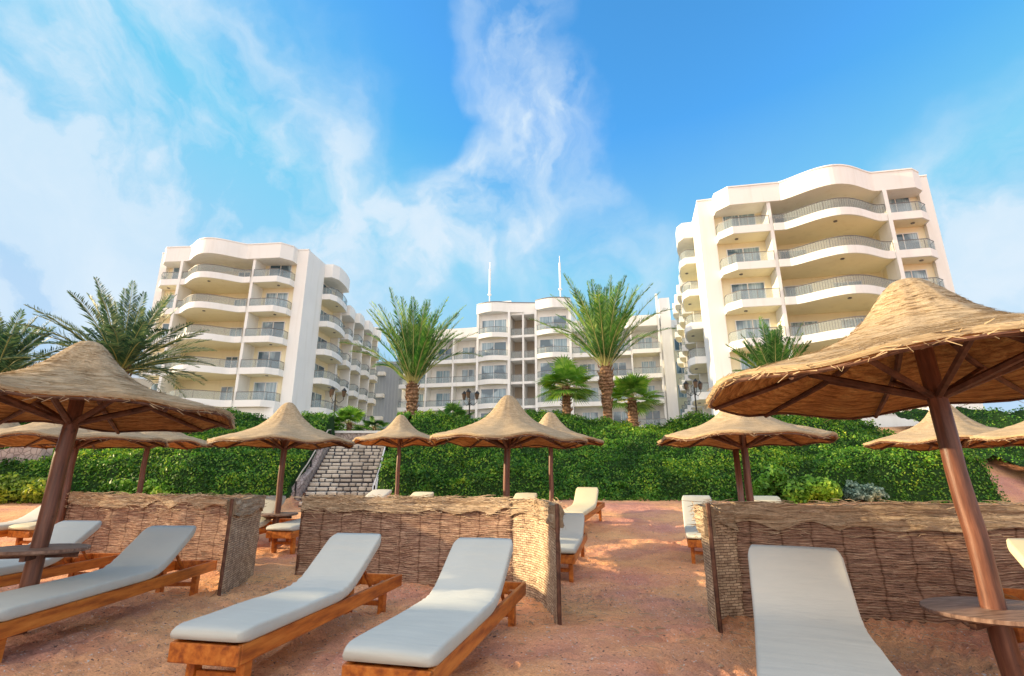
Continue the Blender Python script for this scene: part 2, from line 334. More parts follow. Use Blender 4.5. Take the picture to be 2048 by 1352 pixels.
# ------------------------------------------------------------------ terrain
SX0,SX1=-6.55,-7.25           # stair centre line x at foot / top
def bank_foot(x): return 19.2+.5*np.sin(x*.22+1)+.25*np.sin(x*.7)
def ground(x,y):
    x=np.asarray(x,float); y=np.asarray(y,float)
    z=.65*sstep(8.5,20,y)
    f=bank_foot(x); t=np.clip((y-f)/7.4,0,1); bk=(2.85+.45*sstep(6,15,x))*(t**1.0)*(1-.12*t)/.88
    right=sstep(17,24,x); bk=bk*(1)+right*.2*t
    zz=z+bk+.25*sstep(26,40,y)
    # stairs notch
    xc=-6.55-.14*(y-19.5); ramp=.62+2.45*np.clip((y-19.6)/5.0,0,1)-.25
    m=1-sstep(1.3,1.55,np.abs(x-xc)); zz=zz*(1-m)+np.minimum(zz,ramp)*m
    # unseen mound added at left, shaped to shade the foreground, notched for a sun patch
    shade_mask=sstep(-21.5,-26,x)*sstep(11.8,9.2,y)*sstep(-34,-24,y)
    shade_top=8.05+.8*fbm(x*.3,y*.3,5)-1.5*np.exp(-((y-7.8)/.5)**2)
    zz=zz*(1-shade_mask)+np.maximum(zz,shade_top)*shade_mask
    return zz
def gz(x,y): return float(ground(np.array([x]),np.array([y]))[0])
def axis(segs):
    out=[]
    for a,b,s in segs: out+=list(np.arange(a,b,s))
    out.append(segs[-1][1]); return np.array(out)
def make_ground():
    xs=axis([(-900,-60,60),(-60,-28,2),(-28,-9,.3),(-9,9,.07),(9,28,.3),(28,60,2),(60,900,60)])
    ys=axis([(-300,-20,40),(-20,0,1),(0,2.4,.2),(2.4,12,.06),(12,28,.25),(28,90,3),(90,1500,90)])
    X,Y=np.meshgrid(xs,ys); Z=ground(X,Y)
    near=sstep(24,14,Y)*sstep(-1,1,Y)
    Z=Z+near*(.10*fbm(X*.6,Y*.6,11)+.10*fbm(X*2.3,Y*2.3,21)+.06*fbm(X*6,Y*6,31,3))
    # raked ridges fanning out, only in a few places
    rk=sstep(.42,.55,vnoise(X*.45+3,Y*.55+8,77))*sstep(9,7,Y)
    a=X*.8+.35*np.sin(Y*1.3)+.25*fbm(X*.9,Y*.9,3)*4
    Z=Z+near*rk*.022*np.sin((X+.45*Y+.5*np.sin(Y*.9+X*.4))*2*PI/.15)
    # footprints
    for i in range(320):
        fx=rng.uniform(-6,7); fy=rng.uniform(3.5,15); an=rng.uniform(0,PI); c,s=math.cos(an),math.sin(an)
        ix=np.searchsorted(xs,[fx-.5,fx+.5]); iy=np.searchsorted(ys,[fy-.5,fy+.5])
        if ix[0]==ix[1] or iy[0]==iy[1]: continue
        sl=(slice(iy[0],iy[1]),slice(ix[0],ix[1])); dx=X[sl]-fx; dy=Y[sl]-fy; u=(dx*c+dy*s)/.15; v=(-dx*s+dy*c)/.07; r=np.sqrt(u*u+v*v)
        Z[sl]+= -.035*np.exp(-r**4)+.016*np.exp(-((r-1.4)/.35)**2)
    nx=len(xs); ny=len(ys); V=np.stack([X,Y,Z],-1).reshape(-1,3)
    i=np.arange((nx-1)*(ny-1)); r=i//(nx-1); c=i%(nx-1); a=r*nx+c
    Fq=np.stack([a,a+1,a+nx+1,a+nx],-1)
    me=bpy.data.meshes.new('ground'); me.vertices.add(len(V)); me.vertices.foreach_set('co',V.ravel())
    me.loops.add(Fq.size); me.loops.foreach_set('vertex_index',Fq.ravel().astype(np.int32))
    me.polygons.add(len(Fq)); me.polygons.foreach_set('loop_start',np.arange(0,Fq.size,4,dtype=np.int32)); me.polygons.foreach_set('loop_total',np.full(len(Fq),4,dtype=np.int32))
    me.polygons.foreach_set('use_smooth',[True]*len(Fq)); me.materials.append(MATS['sand']); me.update(calc_edges=True); me.validate()
    o=link('sand_ground',me); tag(o,kind='structure')
make_ground()

# ------------------------------------------------------------------ buildings
def win(root,P,u0,u1,v,z0,z1,panes=2,dirn=-1,axis_='u',label=None):
    """window: frame part with pane sub-part on plane v (axis u) or plane u=v (axis v); dirn = outward sign"""
    f=MB(); g=MB(); t=.07
    def B(mb,a0,a1,d0,d1,zz0,zz1):
        d0,d1=sorted((v+dirn*d0,v+dirn*d1))
        if axis_=='u': mb.box(a0,a1,d0,d1,zz0,zz1,P)
        else: mb.box(d0,d1,a0,a1,zz0,zz1,P)
    B(f,u0,u1,-.02,.06,z0,z0+t); B(f,u0,u1,-.02,.06,z1-t,z1); B(f,u0,u0+t,-.02,.062,z0+t,z1-t); B(f,u1-t,u1,-.02,.062,z0+t,z1-t)
    for k in range(1,panes):
        c=u0+(u1-u0)*k/panes; B(f,c-t/2,c+t/2,-.02,.058,z0+t,z1-t)
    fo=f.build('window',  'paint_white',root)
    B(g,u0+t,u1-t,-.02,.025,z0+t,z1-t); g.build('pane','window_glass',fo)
def rail_on(bal,P,prof,z0,h=.78,off=.06,posts=True,bars=False):
    """glass railing following plan polyline prof (list of (u,v))"""
    q=[Vector(p) for p in prof]
    g=MB(); g.strip([tuple(p) for p in q],z0+.005,z0+h-.06,.015,P); g.build('railing_glass','rail_glass',bal)
    r=MB(); r.tube([P(p.x,p.y,z0+h-.03) for p in q],.028,5)
    # posts at even distance
    L=[0]
    for a,b in zip(q,q[1:]): L.append(L[-1]+(b-a).length)
    n=max(1,round(L[-1]/(1.7 if not bars else 1.7)))
    def at(s):
        for i in range(len(q)-1):
            if s<=L[i+1]+1e-6: return q[i].lerp(q[i+1],(s-L[i])/max(1e-6,L[i+1]-L[i]))
        return q[-1]
    for k in range(n+1):
        p=at(L[-1]*k/n); r.tube([P(p.x,p.y,z0-.05),P(p.x,p.y,z0+h-.03)],.02,5)
    if bars:
        m=int(L[-1]/.17)
        for k in range(m+1):
            p=at(L[-1]*k/m); r.tube([P(p.x,p.y,z0-.05),P(p.x,p.y,z0+h-.05)],.011,4)
    r.build('railing','metal_grey',bal)
def balcony(root,P,prof,back,L,top=.32,bot=.28,rail=True,lamp=True,bars=False,name='balcony'):
    """prof: front plan polyline from side a to side b; back: closing points"""
    q=[Vector(p) for p in prof]; s=MB(); s.strip([tuple(p) for p in q],L-bot,L+top,.13,P)
    b=s.build(name,'stucco_white',root)
    ins=[]
    for i,p in enumerate(q):
        a=q[max(i-1,0)]; c=q[min(i+1,len(q)-1)]; d=(c-a).normalized(); ins.append(tuple(p+Vector((-d.y,d.x))*.12))
    s=MB(); s.prism(ins+back,L-bot+.03,L-.06,P); s.build('slab','stucco_cream',b)
    if rail: 
        ins=[]
        for i,p in enumerate(q):
            a=q[max(i-1,0)]; c=q[min(i+1,len(q)-1)]; d=(c-a).normalized(); ins.append(p+Vector((-d.y,d.x))*.065)
        rail_on(b,P,ins,L+top,bars=bars)
    if lamp:
        cx=sum(p[0] for p in prof+back)/len(prof+back); cy=sum(p[1] for p in prof+back)/len(prof+back)
        m=MB(); m.tube([P(cx,cy,L-bot+.031),P(cx,cy,L-bot-.03)],.13,10); m.build('ceiling_lamp','metal_grey',b)
    return b
def chair_box(name,P,u,v,z,rz,label,group):
    c=empty(name,P(u,v,z),rz); tag(c,label,'chair',group)
    m=MB(); m.box(-.24,.24,-.24,.24,.40,.44); m.build('seat','paint_white',c,bevel=.01)
    m=MB(); m.box(-.24,.24,.20,.24,.46,.86); m.build('backrest','paint_white',c,bevel=.01)
    for a in (-.2,.2):
        for b in (-.2,.2): m=MB(); m.tube([(a,b,0),(a*.95,b*.95,.4)],.02,5); m.build('leg','paint_white',c)
def curve_profile(k=1.0):
    """front of the big bowed bay and angular bays: returns (left angular, big, right angular) polylines in (u,v)"""
    la=[(1.2,-.0),(1.25,-.75),(2.15,-1.62),(5.0,-1.50)]
    big=[(5.0,-1.50),(5.9,-1.45)]
    for i in range(1,25):
        t=i/24; u=5.9+(12.4-5.9)*t; big.append((u,-1.45+.12*t-1.65*math.sin(PI*t)**1.25))
    big.append((13.0,-1.30))
    ra=[(13.0,-1.30),(15.1,-1.25),(15.85,-.6),(15.9,0)]
    f=lambda L:[(u*k,v) for u,v in L]
    return f(la),f(big),f(ra)
def tower(name,origin,ud,vd,k,label,mirror,levels=(8,11,14,17,20),top=23.7,base=2.8,Wd=16.67,wside=20.0):
    root=empty(name,(origin[0],origin[1],base)); tag(root,label,'hotel building','hotel blocks')
    def P(u,v,z): return (ud[0]*u+vd[0]*v,ud[1]*u+vd[1]*v,z-base)
    K=k; W=Wd; la,big,ra=curve_profile(K)
    RD=1.5
    RS=.35
    m=MB(); m.prism([(1.2*K+.002,RS),(4.87*K,RS),(4.87*K,RD),(13.13*K,RD),(13.13*K,RS),(15.9*K-.002,RS),(15.9*K-.002,8.39),(.9,8.39),(.9,3.602),(1.2*K+.002,3.602)],base,top-1.5,P)
    m.box(.9,W-.003,8.4,wside,base,top-4.2,P); m.build('recessed_wall','stucco_cream',root)
    m=MB(); m.prism([(0,0),(1.2*K,0),(1.2*K,3.6),(0,3.6)],base,top-1.5,P); m.build('wall','stucco_white',root)
    m=MB(); m.prism([(15.9*K,0),(W,0),(W,wside+.002),(15.9*K,wside+.002)],base,top-4.201,P); m.box(15.9*K,W,0,8.4,top-4.2,top-1.5,P); m.build('wall','stucco_white',root)
    m=MB(); m.box(0,.898,8.2,8.398,base,top-1.502,P); m.build('fin','stucco_white',root)
    # roof canopy of the front block
    sp=lambda w0,w1,a,b,n=6:[(-(a+(b-a)*(i/n)+.18*math.sin(PI*i/n)),w0+(w1-w0)*i/n) for i in range(n+1)]
    side1=[(0,8.3)]+list(reversed(sp(4.4,8.3,1.25,.7)))+[(-.85,3.6),(0,3.6)]
    roofp=[(0,0)]+la+big[1:]+ra[1:]+[(W,0),(W,8.4),(0,8.4)]+side1[1:]
    m=MB(); m.prism(roofp,top-1.499,top,P); rf=m.build('roof','stucco_white',root)
    c=MB(); pl=[(0,0)]+la+big[1:]+ra[1:]+[(W,0)]; c.strip([(a,b-.06) for a,b in pl],top+.001,top+.10,.35,P); c.build('coping','paint_white',rf)
    # rear lower roof with saw-tooth edge
    cells=[8.4,11.3,14.2,17.1,wside]
    saw=[]
    for a,b in zip(cells,cells[1:]): saw+= [(0 if a==8.4 else -.15,a+.001)]+[(-(.95-.0*i-.55*(i/5)+.15*math.sin(PI*i/5)),a+.05+(b-a-.05)*i/5) for i in range(6)]
    m=MB(); m.prism([(W,8.401)]+[(.0,8.401)]+saw+[(0,wside+.02),(W,wside+.02)],top-4.199,top-3.0,P); m.build('roof','stucco_white',root)
    m=MB(); m.box(1.6,4.4,6.2,8.0,top+.001,top+1.3,P); m.build('stair_head','stucco_white',root)
    # fins
    for u in (5.0*K,13.0*K):
        m=MB(); m.box(u-.13,u+.13,-1.36,RS-.003,base,top-1.502,P); m.build('fin','stucco_white',root)
    for w in cells[1:-1]:
        m=MB(); m.box(-.32,.897,w-.11,w+.11,base,top-4.202,P); m.build('fin','stucco_white',root)
    m=MB(); m.box(-.0,.897,8.4,8.62,base,top-4.202,P); m.build('fin','stucco_white',root)
    m=MB(); m.box(0,.897,wside-.22,wside,base,top-4.202,P); m.build('fin','stucco_white',root)
    g=.003
    for i,L in enumerate(levels):
        bk=lambda p,r=RS:[(p[-1][0],r-g),(p[0][0],r-g)]
        l2=[(1.2*K+.002,.0)]+la[1:-1]+[(5.0*K-.135,la[-1][1])]
        b2=[(5.0*K+.135,big[0][1])]+big[1:-1]+[(13.0*K-.135,big[-1][1])]
        r2=[(13.0*K+.135,ra[0][1])]+ra[1:-1]+[(15.9*K-.002,0)]
        balcony(root,P,l2,bk(l2),L); balcony(root,P,b2,bk(b2,RD),L,bars=not mirror and i>0); balcony(root,P,r2,bk(r2),L)
        # doors on the recessed wall
        win(root,P,1.9*K,4.4*K,RS,L,L+2.3); win(root,P,13.4*K,15.4*K,RS,L,L+2.3)
        if mirror: win(root,P,7.3*K,8.7*K,RD,L,L+2.1)
        else: win(root,P,6.1*K,8.1*K,RD,L,L+2.2); win(root,P,9.6*K,11.6*K,RD,L,L+2.2)
        # side bay 1
        pr=[(0,3.6),(-.85,3.6)]+sp(4.4,8.2,1.25,.7)+[(0,8.2)]
        pr=pr[::-1] 
        balcony(root,P,pr,[(.9-g,3.6),(.9-g,8.2)],L,lamp=True)
        win(root,P,4.6,7.4,.9,L,L+2.2,axis_='v')
        if L<19:
            for a,b in zip(cells,cells[1:]):
                a1=a+.115 if a!=8.4 else a+.225; b1=b-.115 if b!=wside else b-.225
                q=[(-(.95-.55*(j/5)+.15*math.sin(PI*j/5)),a1+(b1-a1)*j/5) for j in range(6)]
                pr=[(-.1,a1)]+q+[(-.1,b1)]; pr=pr[::-1]
                balcony(root,P,pr,[(.9-g,a1),(.9-g,b1)],L,lamp=False)
                win(root,P,a1+.35,b1-.5,.9,L,L+2.2,axis_='v')
    # ground-floor walls under first balcony
    m=MB(); m.box(1.2*K+.01,15.9*K-.01,-.9,RS-.004,base,levels[0]-.285,P); m.build('ground_floor','stucco_white',root)
    return root,P
a=math.hypot(16.25,3.7); ur=(16.25/a,-3.7/a); vr=(3.7/a,16.25/a)
tower('hotel_building',(15.36,37.88),ur,vr,1.0,'tall sunlit white hotel block with bowed balconies at right, above the big umbrella',False)
a=math.hypot(15.35,.82); ul=(-15.35/a,.82/a); a=math.hypot(.11,1); vl=(.11/a,1/a)
LBroot,LBP=tower('hotel_building',(-20.45,47.2),ul,vl,.92,'white hotel block at left with bowed balconies and shaded blank side wall',True,Wd=15.35)
# air conditioner and chairs on balconies
def central():
    base=4.0; root=empty('hotel_building',(0,62.6,base)); tag(root,'long low white hotel wing with two bowed bays and masts, between the tall blocks','hotel building','hotel blocks')
    ud=(.977,-.214); vd=(.214,.977)
    def P(u,v,z): return (ud[0]*u+vd[0]*v,ud[1]*u+vd[1]*v,z-base)
    lv=[7.1,10.1,13.1,16.1]; lt=lv+[19.1]
    uL=[-15.2,-11.4,-7.8,-4.45]; uT1=(-4.4,-.3); uG=(-.3,3.15); uT2=(3.15,7.45); uR=[7.5,11.1,14.7,18.1]
    m=MB(); m.prism([(-15.4,1.6),(-4.45,1.6),(-4.45,.0),(-.3,.0),(-.3,2.6),(3.15,2.6),(3.15,0),(7.5,0),(7.5,1.6),(18.1,1.6),(18.1,0),(19.4,0),(19.4,12),(-15.4,12)],base,19.1,P)
    m.prism([(-4.45,.001),(-.3,.001),(-.3,2.601),(3.15,2.601),(3.15,.001),(7.5,.001),(7.5,10),(-4.45,10)],19.1,22.1,P); m.build('wall','stucco_white',root)
    m=MB(); m.box(18.3,19.5,-.3,6,base,22.6,P); m.build('wall','stucco_white',root)
    m=MB(); m.box(17.9,18.15,-.4,-.1,base,23.2,P); m.build('fin','stucco_white',root)
    # parapets / roofs
    arc=lambda u0,u1,v,b,n=10:[(u0+(u1-u0)*i/n,v-b*math.sin(PI*i/n)) for i in range(n+1)]
    m=MB(); m.prism([(-15.5,-.15),(-4.45,-.15),(-4.45,12.1),(-15.5,12.1)],19.1,20.45,P); m.build('roof','stucco_white',root)
    m=MB(); m.prism([(7.5,-.15)]+[(14.2,-.15),(14.4,-.75),(17.8,-.75),(18.05,-.15)]+[(18.05,12.1),(7.5,12.1)],19.1,20.45,P); m.build('roof','stucco_white',root)
    m=MB(); m.prism(arc(-4.6,-.3,-.5,.75)+[(3.15,.4)]+arc(3.15,7.6,-.5,.75)+[(7.6,10.1),(-4.6,10.1)],22.101,23.35,P); rf=m.build('roof','stucco_white',root)
    m=MB(); m.strip([(a,b-.05) for a,b in arc(-4.6,-.3,-.5,.75)+[(3.15,.4)]+arc(3.15,7.6,-.5,.75)],23.351,23.45,.3,P); m.build('coping','metal_grey',rf)
    m=MB(); m.box(-3.6,-.9,3.5,6,23.352,25.1,P); m.build('stair_head','stucco_white',root)
    # wing bays
    for us in (uL,uR):
        for u in us[1:]:
            m=MB(); m.box(u-.1,u+.1,-.0,1.597,base,19.097,P); m.build('fin','stucco_white',root)
        for a,b in zip(us,us[1:]):
            for L in lv:
                out=.7 if a>14 else .12
                balcony(root,P,[(a+.105,-.0),(a+.11,-out),(b-.11,-out),(b-.105,0)],[(b-.105,1.597),(a+.105,1.597)],L,top=.2,bot=.3,lamp=False)
                s=random.uniform(-.2,.2); win(root,P,a+.9+s,b-.7+s,1.6,L,L+2.2)
            win(root,P,a+.5,b-.5,1.6,base+.2,6.5)
    for u0,u1 in (uT1,uT2):
        for L in lt:
            pr=[(u0+.05,0)]+arc(u0+.06,u1-.06,-.5,.7)+[(u1-.05,0)]
            balcony(root,P,pr,[(u1-.06,-.003),(u0+.06,-.003)],L,top=.25,bot=.35,lamp=False)
            win(root,P,u0+.4,u1-.4,0.0,L,L+2.25)
        for u in (u0,u1):
            m=MB(); m.box(u-.14,u+.14,-.55,-.004,base,22.099,P); m.build('fin','stucco_white',root)
    # loggia column
    m=MB(); m.box(-.155,3.005,2.4,2.597,base,22.1,P); m.build('back_wall','stucco_beige',root)
    m=MB(); m.box(1.3,1.52,.1,2.39,base,22.1,P); m.build('fin','stucco_white',root)
    for L in lt+[22.1]:
        b=MB(); b.box(-.155,1.295,.02,2.39,L-.3,L,P); b.box(1.525,3.005,.02,2.39,L-.3,L,P); bo=b.build('floor_slab','stucco_white',root)
        if L<22: rail_on(bo,P,[(-.15,.15),(1.29,.15)],L,.95); rail_on(bo,P,[(1.53,.15),(3.0,.15)],L,.95)
    # masts
    for u in (-3.55,6.1):
        q=MB(); q.tube([P(u,2,23.3),P(u,2,25.6)],.08,8); q.tube([P(u,2,25.6),P(u,2,29.4)],.13,10); q.tube([P(u,2,29.4),P(u,2,30.4)],.04,5); q.tube([P(u,2,25.55),P(u,2,25.7)],.26,10)
        q.build('mast','paint_white',root,smooth=False)
    # grey stair block joining the left tower
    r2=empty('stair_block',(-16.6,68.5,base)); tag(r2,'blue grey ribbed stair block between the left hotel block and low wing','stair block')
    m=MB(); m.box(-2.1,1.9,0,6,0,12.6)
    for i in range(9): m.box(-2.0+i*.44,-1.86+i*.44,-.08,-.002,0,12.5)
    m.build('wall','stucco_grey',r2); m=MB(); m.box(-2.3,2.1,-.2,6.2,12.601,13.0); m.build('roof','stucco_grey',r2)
    for z in (2.2,5.2,8.2,11.2):
        m=MB(); m.box(-1.9,-.6,-.9,-.1,z-.2,z+.25); m.build('balcony','stucco_white',r2)
central()
# furniture seen on a few balconies
def PL(u,v,z): return (-20.45+ul[0]*u+vl[0]*v,47.2+ul[1]*u+vl[1]*v,z)
def PR(u,v,z): return (15.36+ur[0]*u+vr[0]*v,37.88+ur[1]*u+vr[1]*v,z)
for (PP,u,v,L,rz,lab) in [(PR,2.6,.2,17,.3,'white plastic chair on small balcony of right block, one floor below the top'),(PR,3.7,.3,17,-.4,'white plastic chair nearer the fin, one floor below the top balcony of right block'),
        (PR,2.7,.3,14,.5,'white plastic chair on the right block small balcony, two floors below the top'),(PL,2.5,.1,8,2,'white plastic chair on lowest small balcony of left block')]:
    chair_box('balcony_chair',PP,u,v,L-.06,rz,lab,'white chairs on the hotel balconies')
ac=empty('air_conditioner',PL(2.9,.9,16.94)); tag(ac,'grey air conditioner unit on balcony of left block, one floor below the top','air conditioner')
m=MB(); m.box(-.45,.45,-.17,.17,.5,1.2); m.build('casing','metal_grey',ac,bevel=.02)
m=MB(); m.tube([(0,-.175,.85),(0,-.2,.85)],.27,16); m.build('fan_grille','metal_dark',ac)
m=MB(); m.box(-.35,.35,-.15,.15,0,.5); m.build('stand','metal_dark',ac)

# far link block closing the court at right
lk=empty('link_block',(22.6,63,4)); tag(lk,'cream link building in the gap between low wing and right block','hotel building')
m=MB(); m.box(-3.1,6,0,8,-1.2,16.2); m.build('wall','stucco_cream',lk)
m=MB(); m.box(-3.3,6.2,-.3,8.2,16.201,17.2); m.build('roof','stucco_white',lk)
PK=lambda u,v,z:(u,v,z)
for z in (1.2,4.2,7.2,10.2,13.2):
    win(lk,PK,-1.9,-.5,0,z,z+1.6)
    m=MB(); m.box(-.2,2.6,-1.0,-.003,z-.6,z-.1); m.build('balcony','stucco_white',lk)
# low walls / far extras
def block(name,x0,x1,y0,y1,z0,z1,m_,label,cat,cap=.12):
    r=empty(name,((x0+x1)/2,(y0+y1)/2,z0)); tag(r,label,cat); hx=(x1-x0)/2; hy=(y1-y0)/2
    m=MB(); m.box(-hx,hx,-hy,hy,0,z1-z0); m.build('wall',m_,r)
    m=MB(); m.box(-hx-.06,hx+.06,-hy-.06,hy+.06,z1-z0+.001,z1-z0+cap); m.build('coping','stucco_white',r)
block('garden_wall',17,40,29.5,29.9,3.0,5.0,'stucco_white','low white garden wall above the hedge under the right block','garden wall')
block('planter_wall',-9.6,-6.6,27.2,27.6,2.6,3.75,'rubble','white planter wall at the head of the stone stairs','planter wall')
# white canopy far left
cn=empty('shade_canopy',(-25.5,30,4.3)); tag(cn,'white peaked fabric canopy behind the left palms','canopy')
m=MB(); n=20; ap=(0,0,4.6); ring=[(3.4*math.cos(2*PI*i/n),3.4*math.sin(2*PI*i/n),2.9+.12*math.sin(4*2*PI*i/n)) for i in range(n)]
mid=[(1.5*math.cos(2*PI*i/n),1.5*math.sin(2*PI*i/n),3.6) for i in range(n)]
m.add([ap]+mid+ring,[(0,1+i,1+(i+1)%n) for i in range(n)]+[(1+i,1+n+i,1+n+(i+1)%n,1+(i+1)%n) for i in range(n)]); m.build('canopy','paint_white',cn,smooth=True)
m=MB(); m.tube([(0,0,0),(0,0,4.55)],.07,8); m.build('pole','paint_white',cn)

# ------------------------------------------------------------------ stairs
def stairs():
    root=empty('stone_stairs',(0,0,0)); root.location=(-6.55,19.6,.5); tag(root,'wide rough stone stairs climbing the green bank between hedges','stairs')
    n=15
    for i in range(n):
        y=i*.335; z=.12+i*.165; xc=-.14*y; hw=1.28
        m=MB(); x=-hw+xc
        while x<hw+xc-.05:
            w_=min(random.uniform(.22,.5),hw+xc-x)
            if w_<.1: break
            y0=y+random.uniform(-.03,.02); zt=z+random.uniform(-.03,.012)
            m.box(x+.02,x+w_-.02,y0,y+.32,z-.14,zt); x+=w_
        m.build('step','stone_step',root,bevel=.028)
    m=MB(); pts=[(0,-.02)]
    for i in range(n): pts+=[(i*.335+.02,.12+i*.165-.03),((i+1)*.335+.02,.12+i*.165-.03)]
    ys=[p[0] for p in pts]; 
    for i in range(n):
        y=i*.335; m.box(-1.27-.14*y,1.27-.14*y,y+.03,y+.36,-.3,.12+i*.165-.03)
    m.build('mortar_bed','mortar',root)
    m=MB(); m.box(-2.6,.8,5.03,9.0,1.0,2.6); m.build('landing','stone_step',root)
    # left parapet wall with stepped flowing top
    def parapet(side,name,label,hh,matn):
        r=empty(name,(-6.55,19.6,.5)); tag(r,label,'stair wall')
        N=26; vs=[];fs=[]
        for i in range(N+1):
            y=-.55+6.2*i/N; xc=-.14*y+side*(1.46+.35*sstep(.6,-.6,y)); base=-.4; zt=.12+max(0,min(y,5.0))*.49+hh*(1 if side<0 else .75)+.10*math.sin(y*2.1)
            if y<0.2: zt=min(zt,.15+.55*(y+.75))
            th=.14
            vs+=[(xc-th,y,base),(xc-th,y,zt-.04),(xc,y,zt),(xc+th,y,zt-.04),(xc+th,y,base)]
        for i in range(N):
            for k in range(4): fs.append((i*5+k,i*5+k+1,i*5+5+k+1,i*5+5+k))
        fs+=[(0,1,2,3,4),(N*5+4,N*5+3,N*5+2,N*5+1,N*5)]
        m=MB(); m.add(vs,fs); m.build('wall',matn,r,smooth=False)
        rr=MB(); pts=[]
        for i in range(9):
            y=.1+5.3*i/8; pts.append((-.14*y+side*1.46,y,.12+max(0,min(y,5.0))*.49+hh+.32+.03*math.sin(i*2)))
        rr.tube(pts,.028,6); 
        ps=rr.build('handrail','rope' if side<0 else 'paint_white',r,smooth=True)
        for i in (0,3,6,8):
            m=MB(); p=pts[i]; m.tube([(p[0],p[1],p[2]-.75),(p[0],p[1],p[2])],.035,6); m.build('post','metal_dark',r)
    parapet(-1,'stair_wall','rubble side wall left of the stone stairs with dark posts and handrail',.35,'rubble')
    parapet(1,'stair_wall','pale plastered side wall right of the stone stairs with white handrail',.2,'stucco_white')
stairs()
# left ramp with rope rail
def ramp():
    r=empty('ramp_wall',(0,0,0)); r.location=(-20,18.4,.6); tag(r,'sloping stone ramp kerb with rope rail at far left below the hedge','ramp wall')
    pts=[(-4.5+t*6.5,-.4+t*2.2,t) for t in [i/12 for i in range(13)]]
    m=MB(); vs=[];fs=[]
    for x,y,t in pts:
        zt=.35+1.9*t+.04*math.sin(t*20); vs+=[(x-.1,y-.14,-.8),(x-.1,y-.14,zt),(x+.1,y+.14,zt),(x+.1,y+.14,-.8)]
    for i in range(12):
        for k in range(3): fs.append((i*4+k,i*4+k+1,i*4+5+k,i*4+4+k))
    fs+=[(0,1,2,3),(51,50,49,48)]
    m.add(vs,fs); m.build('kerb','rubble',r)
    tops=[]
    for i in (1,4,7,10):
        x,y,t=pts[i]; m=MB(); m.tube([(x,y,.3+1.9*t),(x,y,1.15+1.9*t)],.04,6); m.build('post','metal_dark',r); tops.append(Vector((x,y,1.1+1.9*t)))
    m=MB()
    for a,b in zip(tops,tops[1:]):
        m.tube([a.lerp(b,i/8)-Vector((0,0,.18*math.sin(PI*i/8))) for i in range(9)],.025,5)
    m.build('rope','rope',r,smooth=True)
ramp()

# ------------------------------------------------------------------ vegetation
def leaf_mesh(name,pts,nrm,size,matn,parent=None,aspect=1.9,jit=.9):
    """one tapered quad leaf per point"""
    n=len(pts); pts=np.asarray(pts,float); nrm=np.asarray(nrm,float)
    nn=nrm+rng.normal(0,jit,(n,3)); nn/=np.linalg.norm(nn,axis=1)[:,None]+1e-9
    t=rng.normal(0,1,(n,3)); t-=nn*(t*nn).sum(1)[:,None]; t/=np.linalg.norm(t,axis=1)[:,None]+1e-9
    b=np.cross(nn,t); s=(size*rng.uniform(.6,1.35,n))[:,None]
    V=np.stack([pts-t*s*.5*aspect*.5,pts+b*s*.28+nn*s*.06,pts+t*s*.5*aspect*.6,pts-b*s*.28+nn*s*.06],1).reshape(-1,3)
    me=bpy.data.meshes.new(name); me.vertices.add(len(V)); me.vertices.foreach_set('co',V.ravel())
    me.loops.add(4*n); me.loops.foreach_set('vertex_index',np.arange(4*n,dtype=np.int32)); me.polygons.add(n)
    me.polygons.foreach_set('loop_start',np.arange(0,4*n,4,dtype=np.int32)); me.polygons.foreach_set('loop_total',np.full(n,4,dtype=np.int32))
    me.materials.append(MATS[matn]); me.update(calc_edges=True)
    return link(name,me,parent)
def hedge_h(x,y):
    x=np.asarray(x,float);y=np.asarray(y,float)
    f=bank_foot(x); e=sstep(-.05,.45,y-f)
    th=.12+1.15*(vnoise(x*.42,y*.5,3))**1.2+.42*(vnoise(x*1.7,y*1.9,9)-.3)+.22*vnoise(x*4,y*4,4)+.1*sstep(5.4,7,y-f)
    return ground(x,y)+e*th
def stairdist(x,y): return np.abs(x-(-6.55-.14*(y-19.6)))
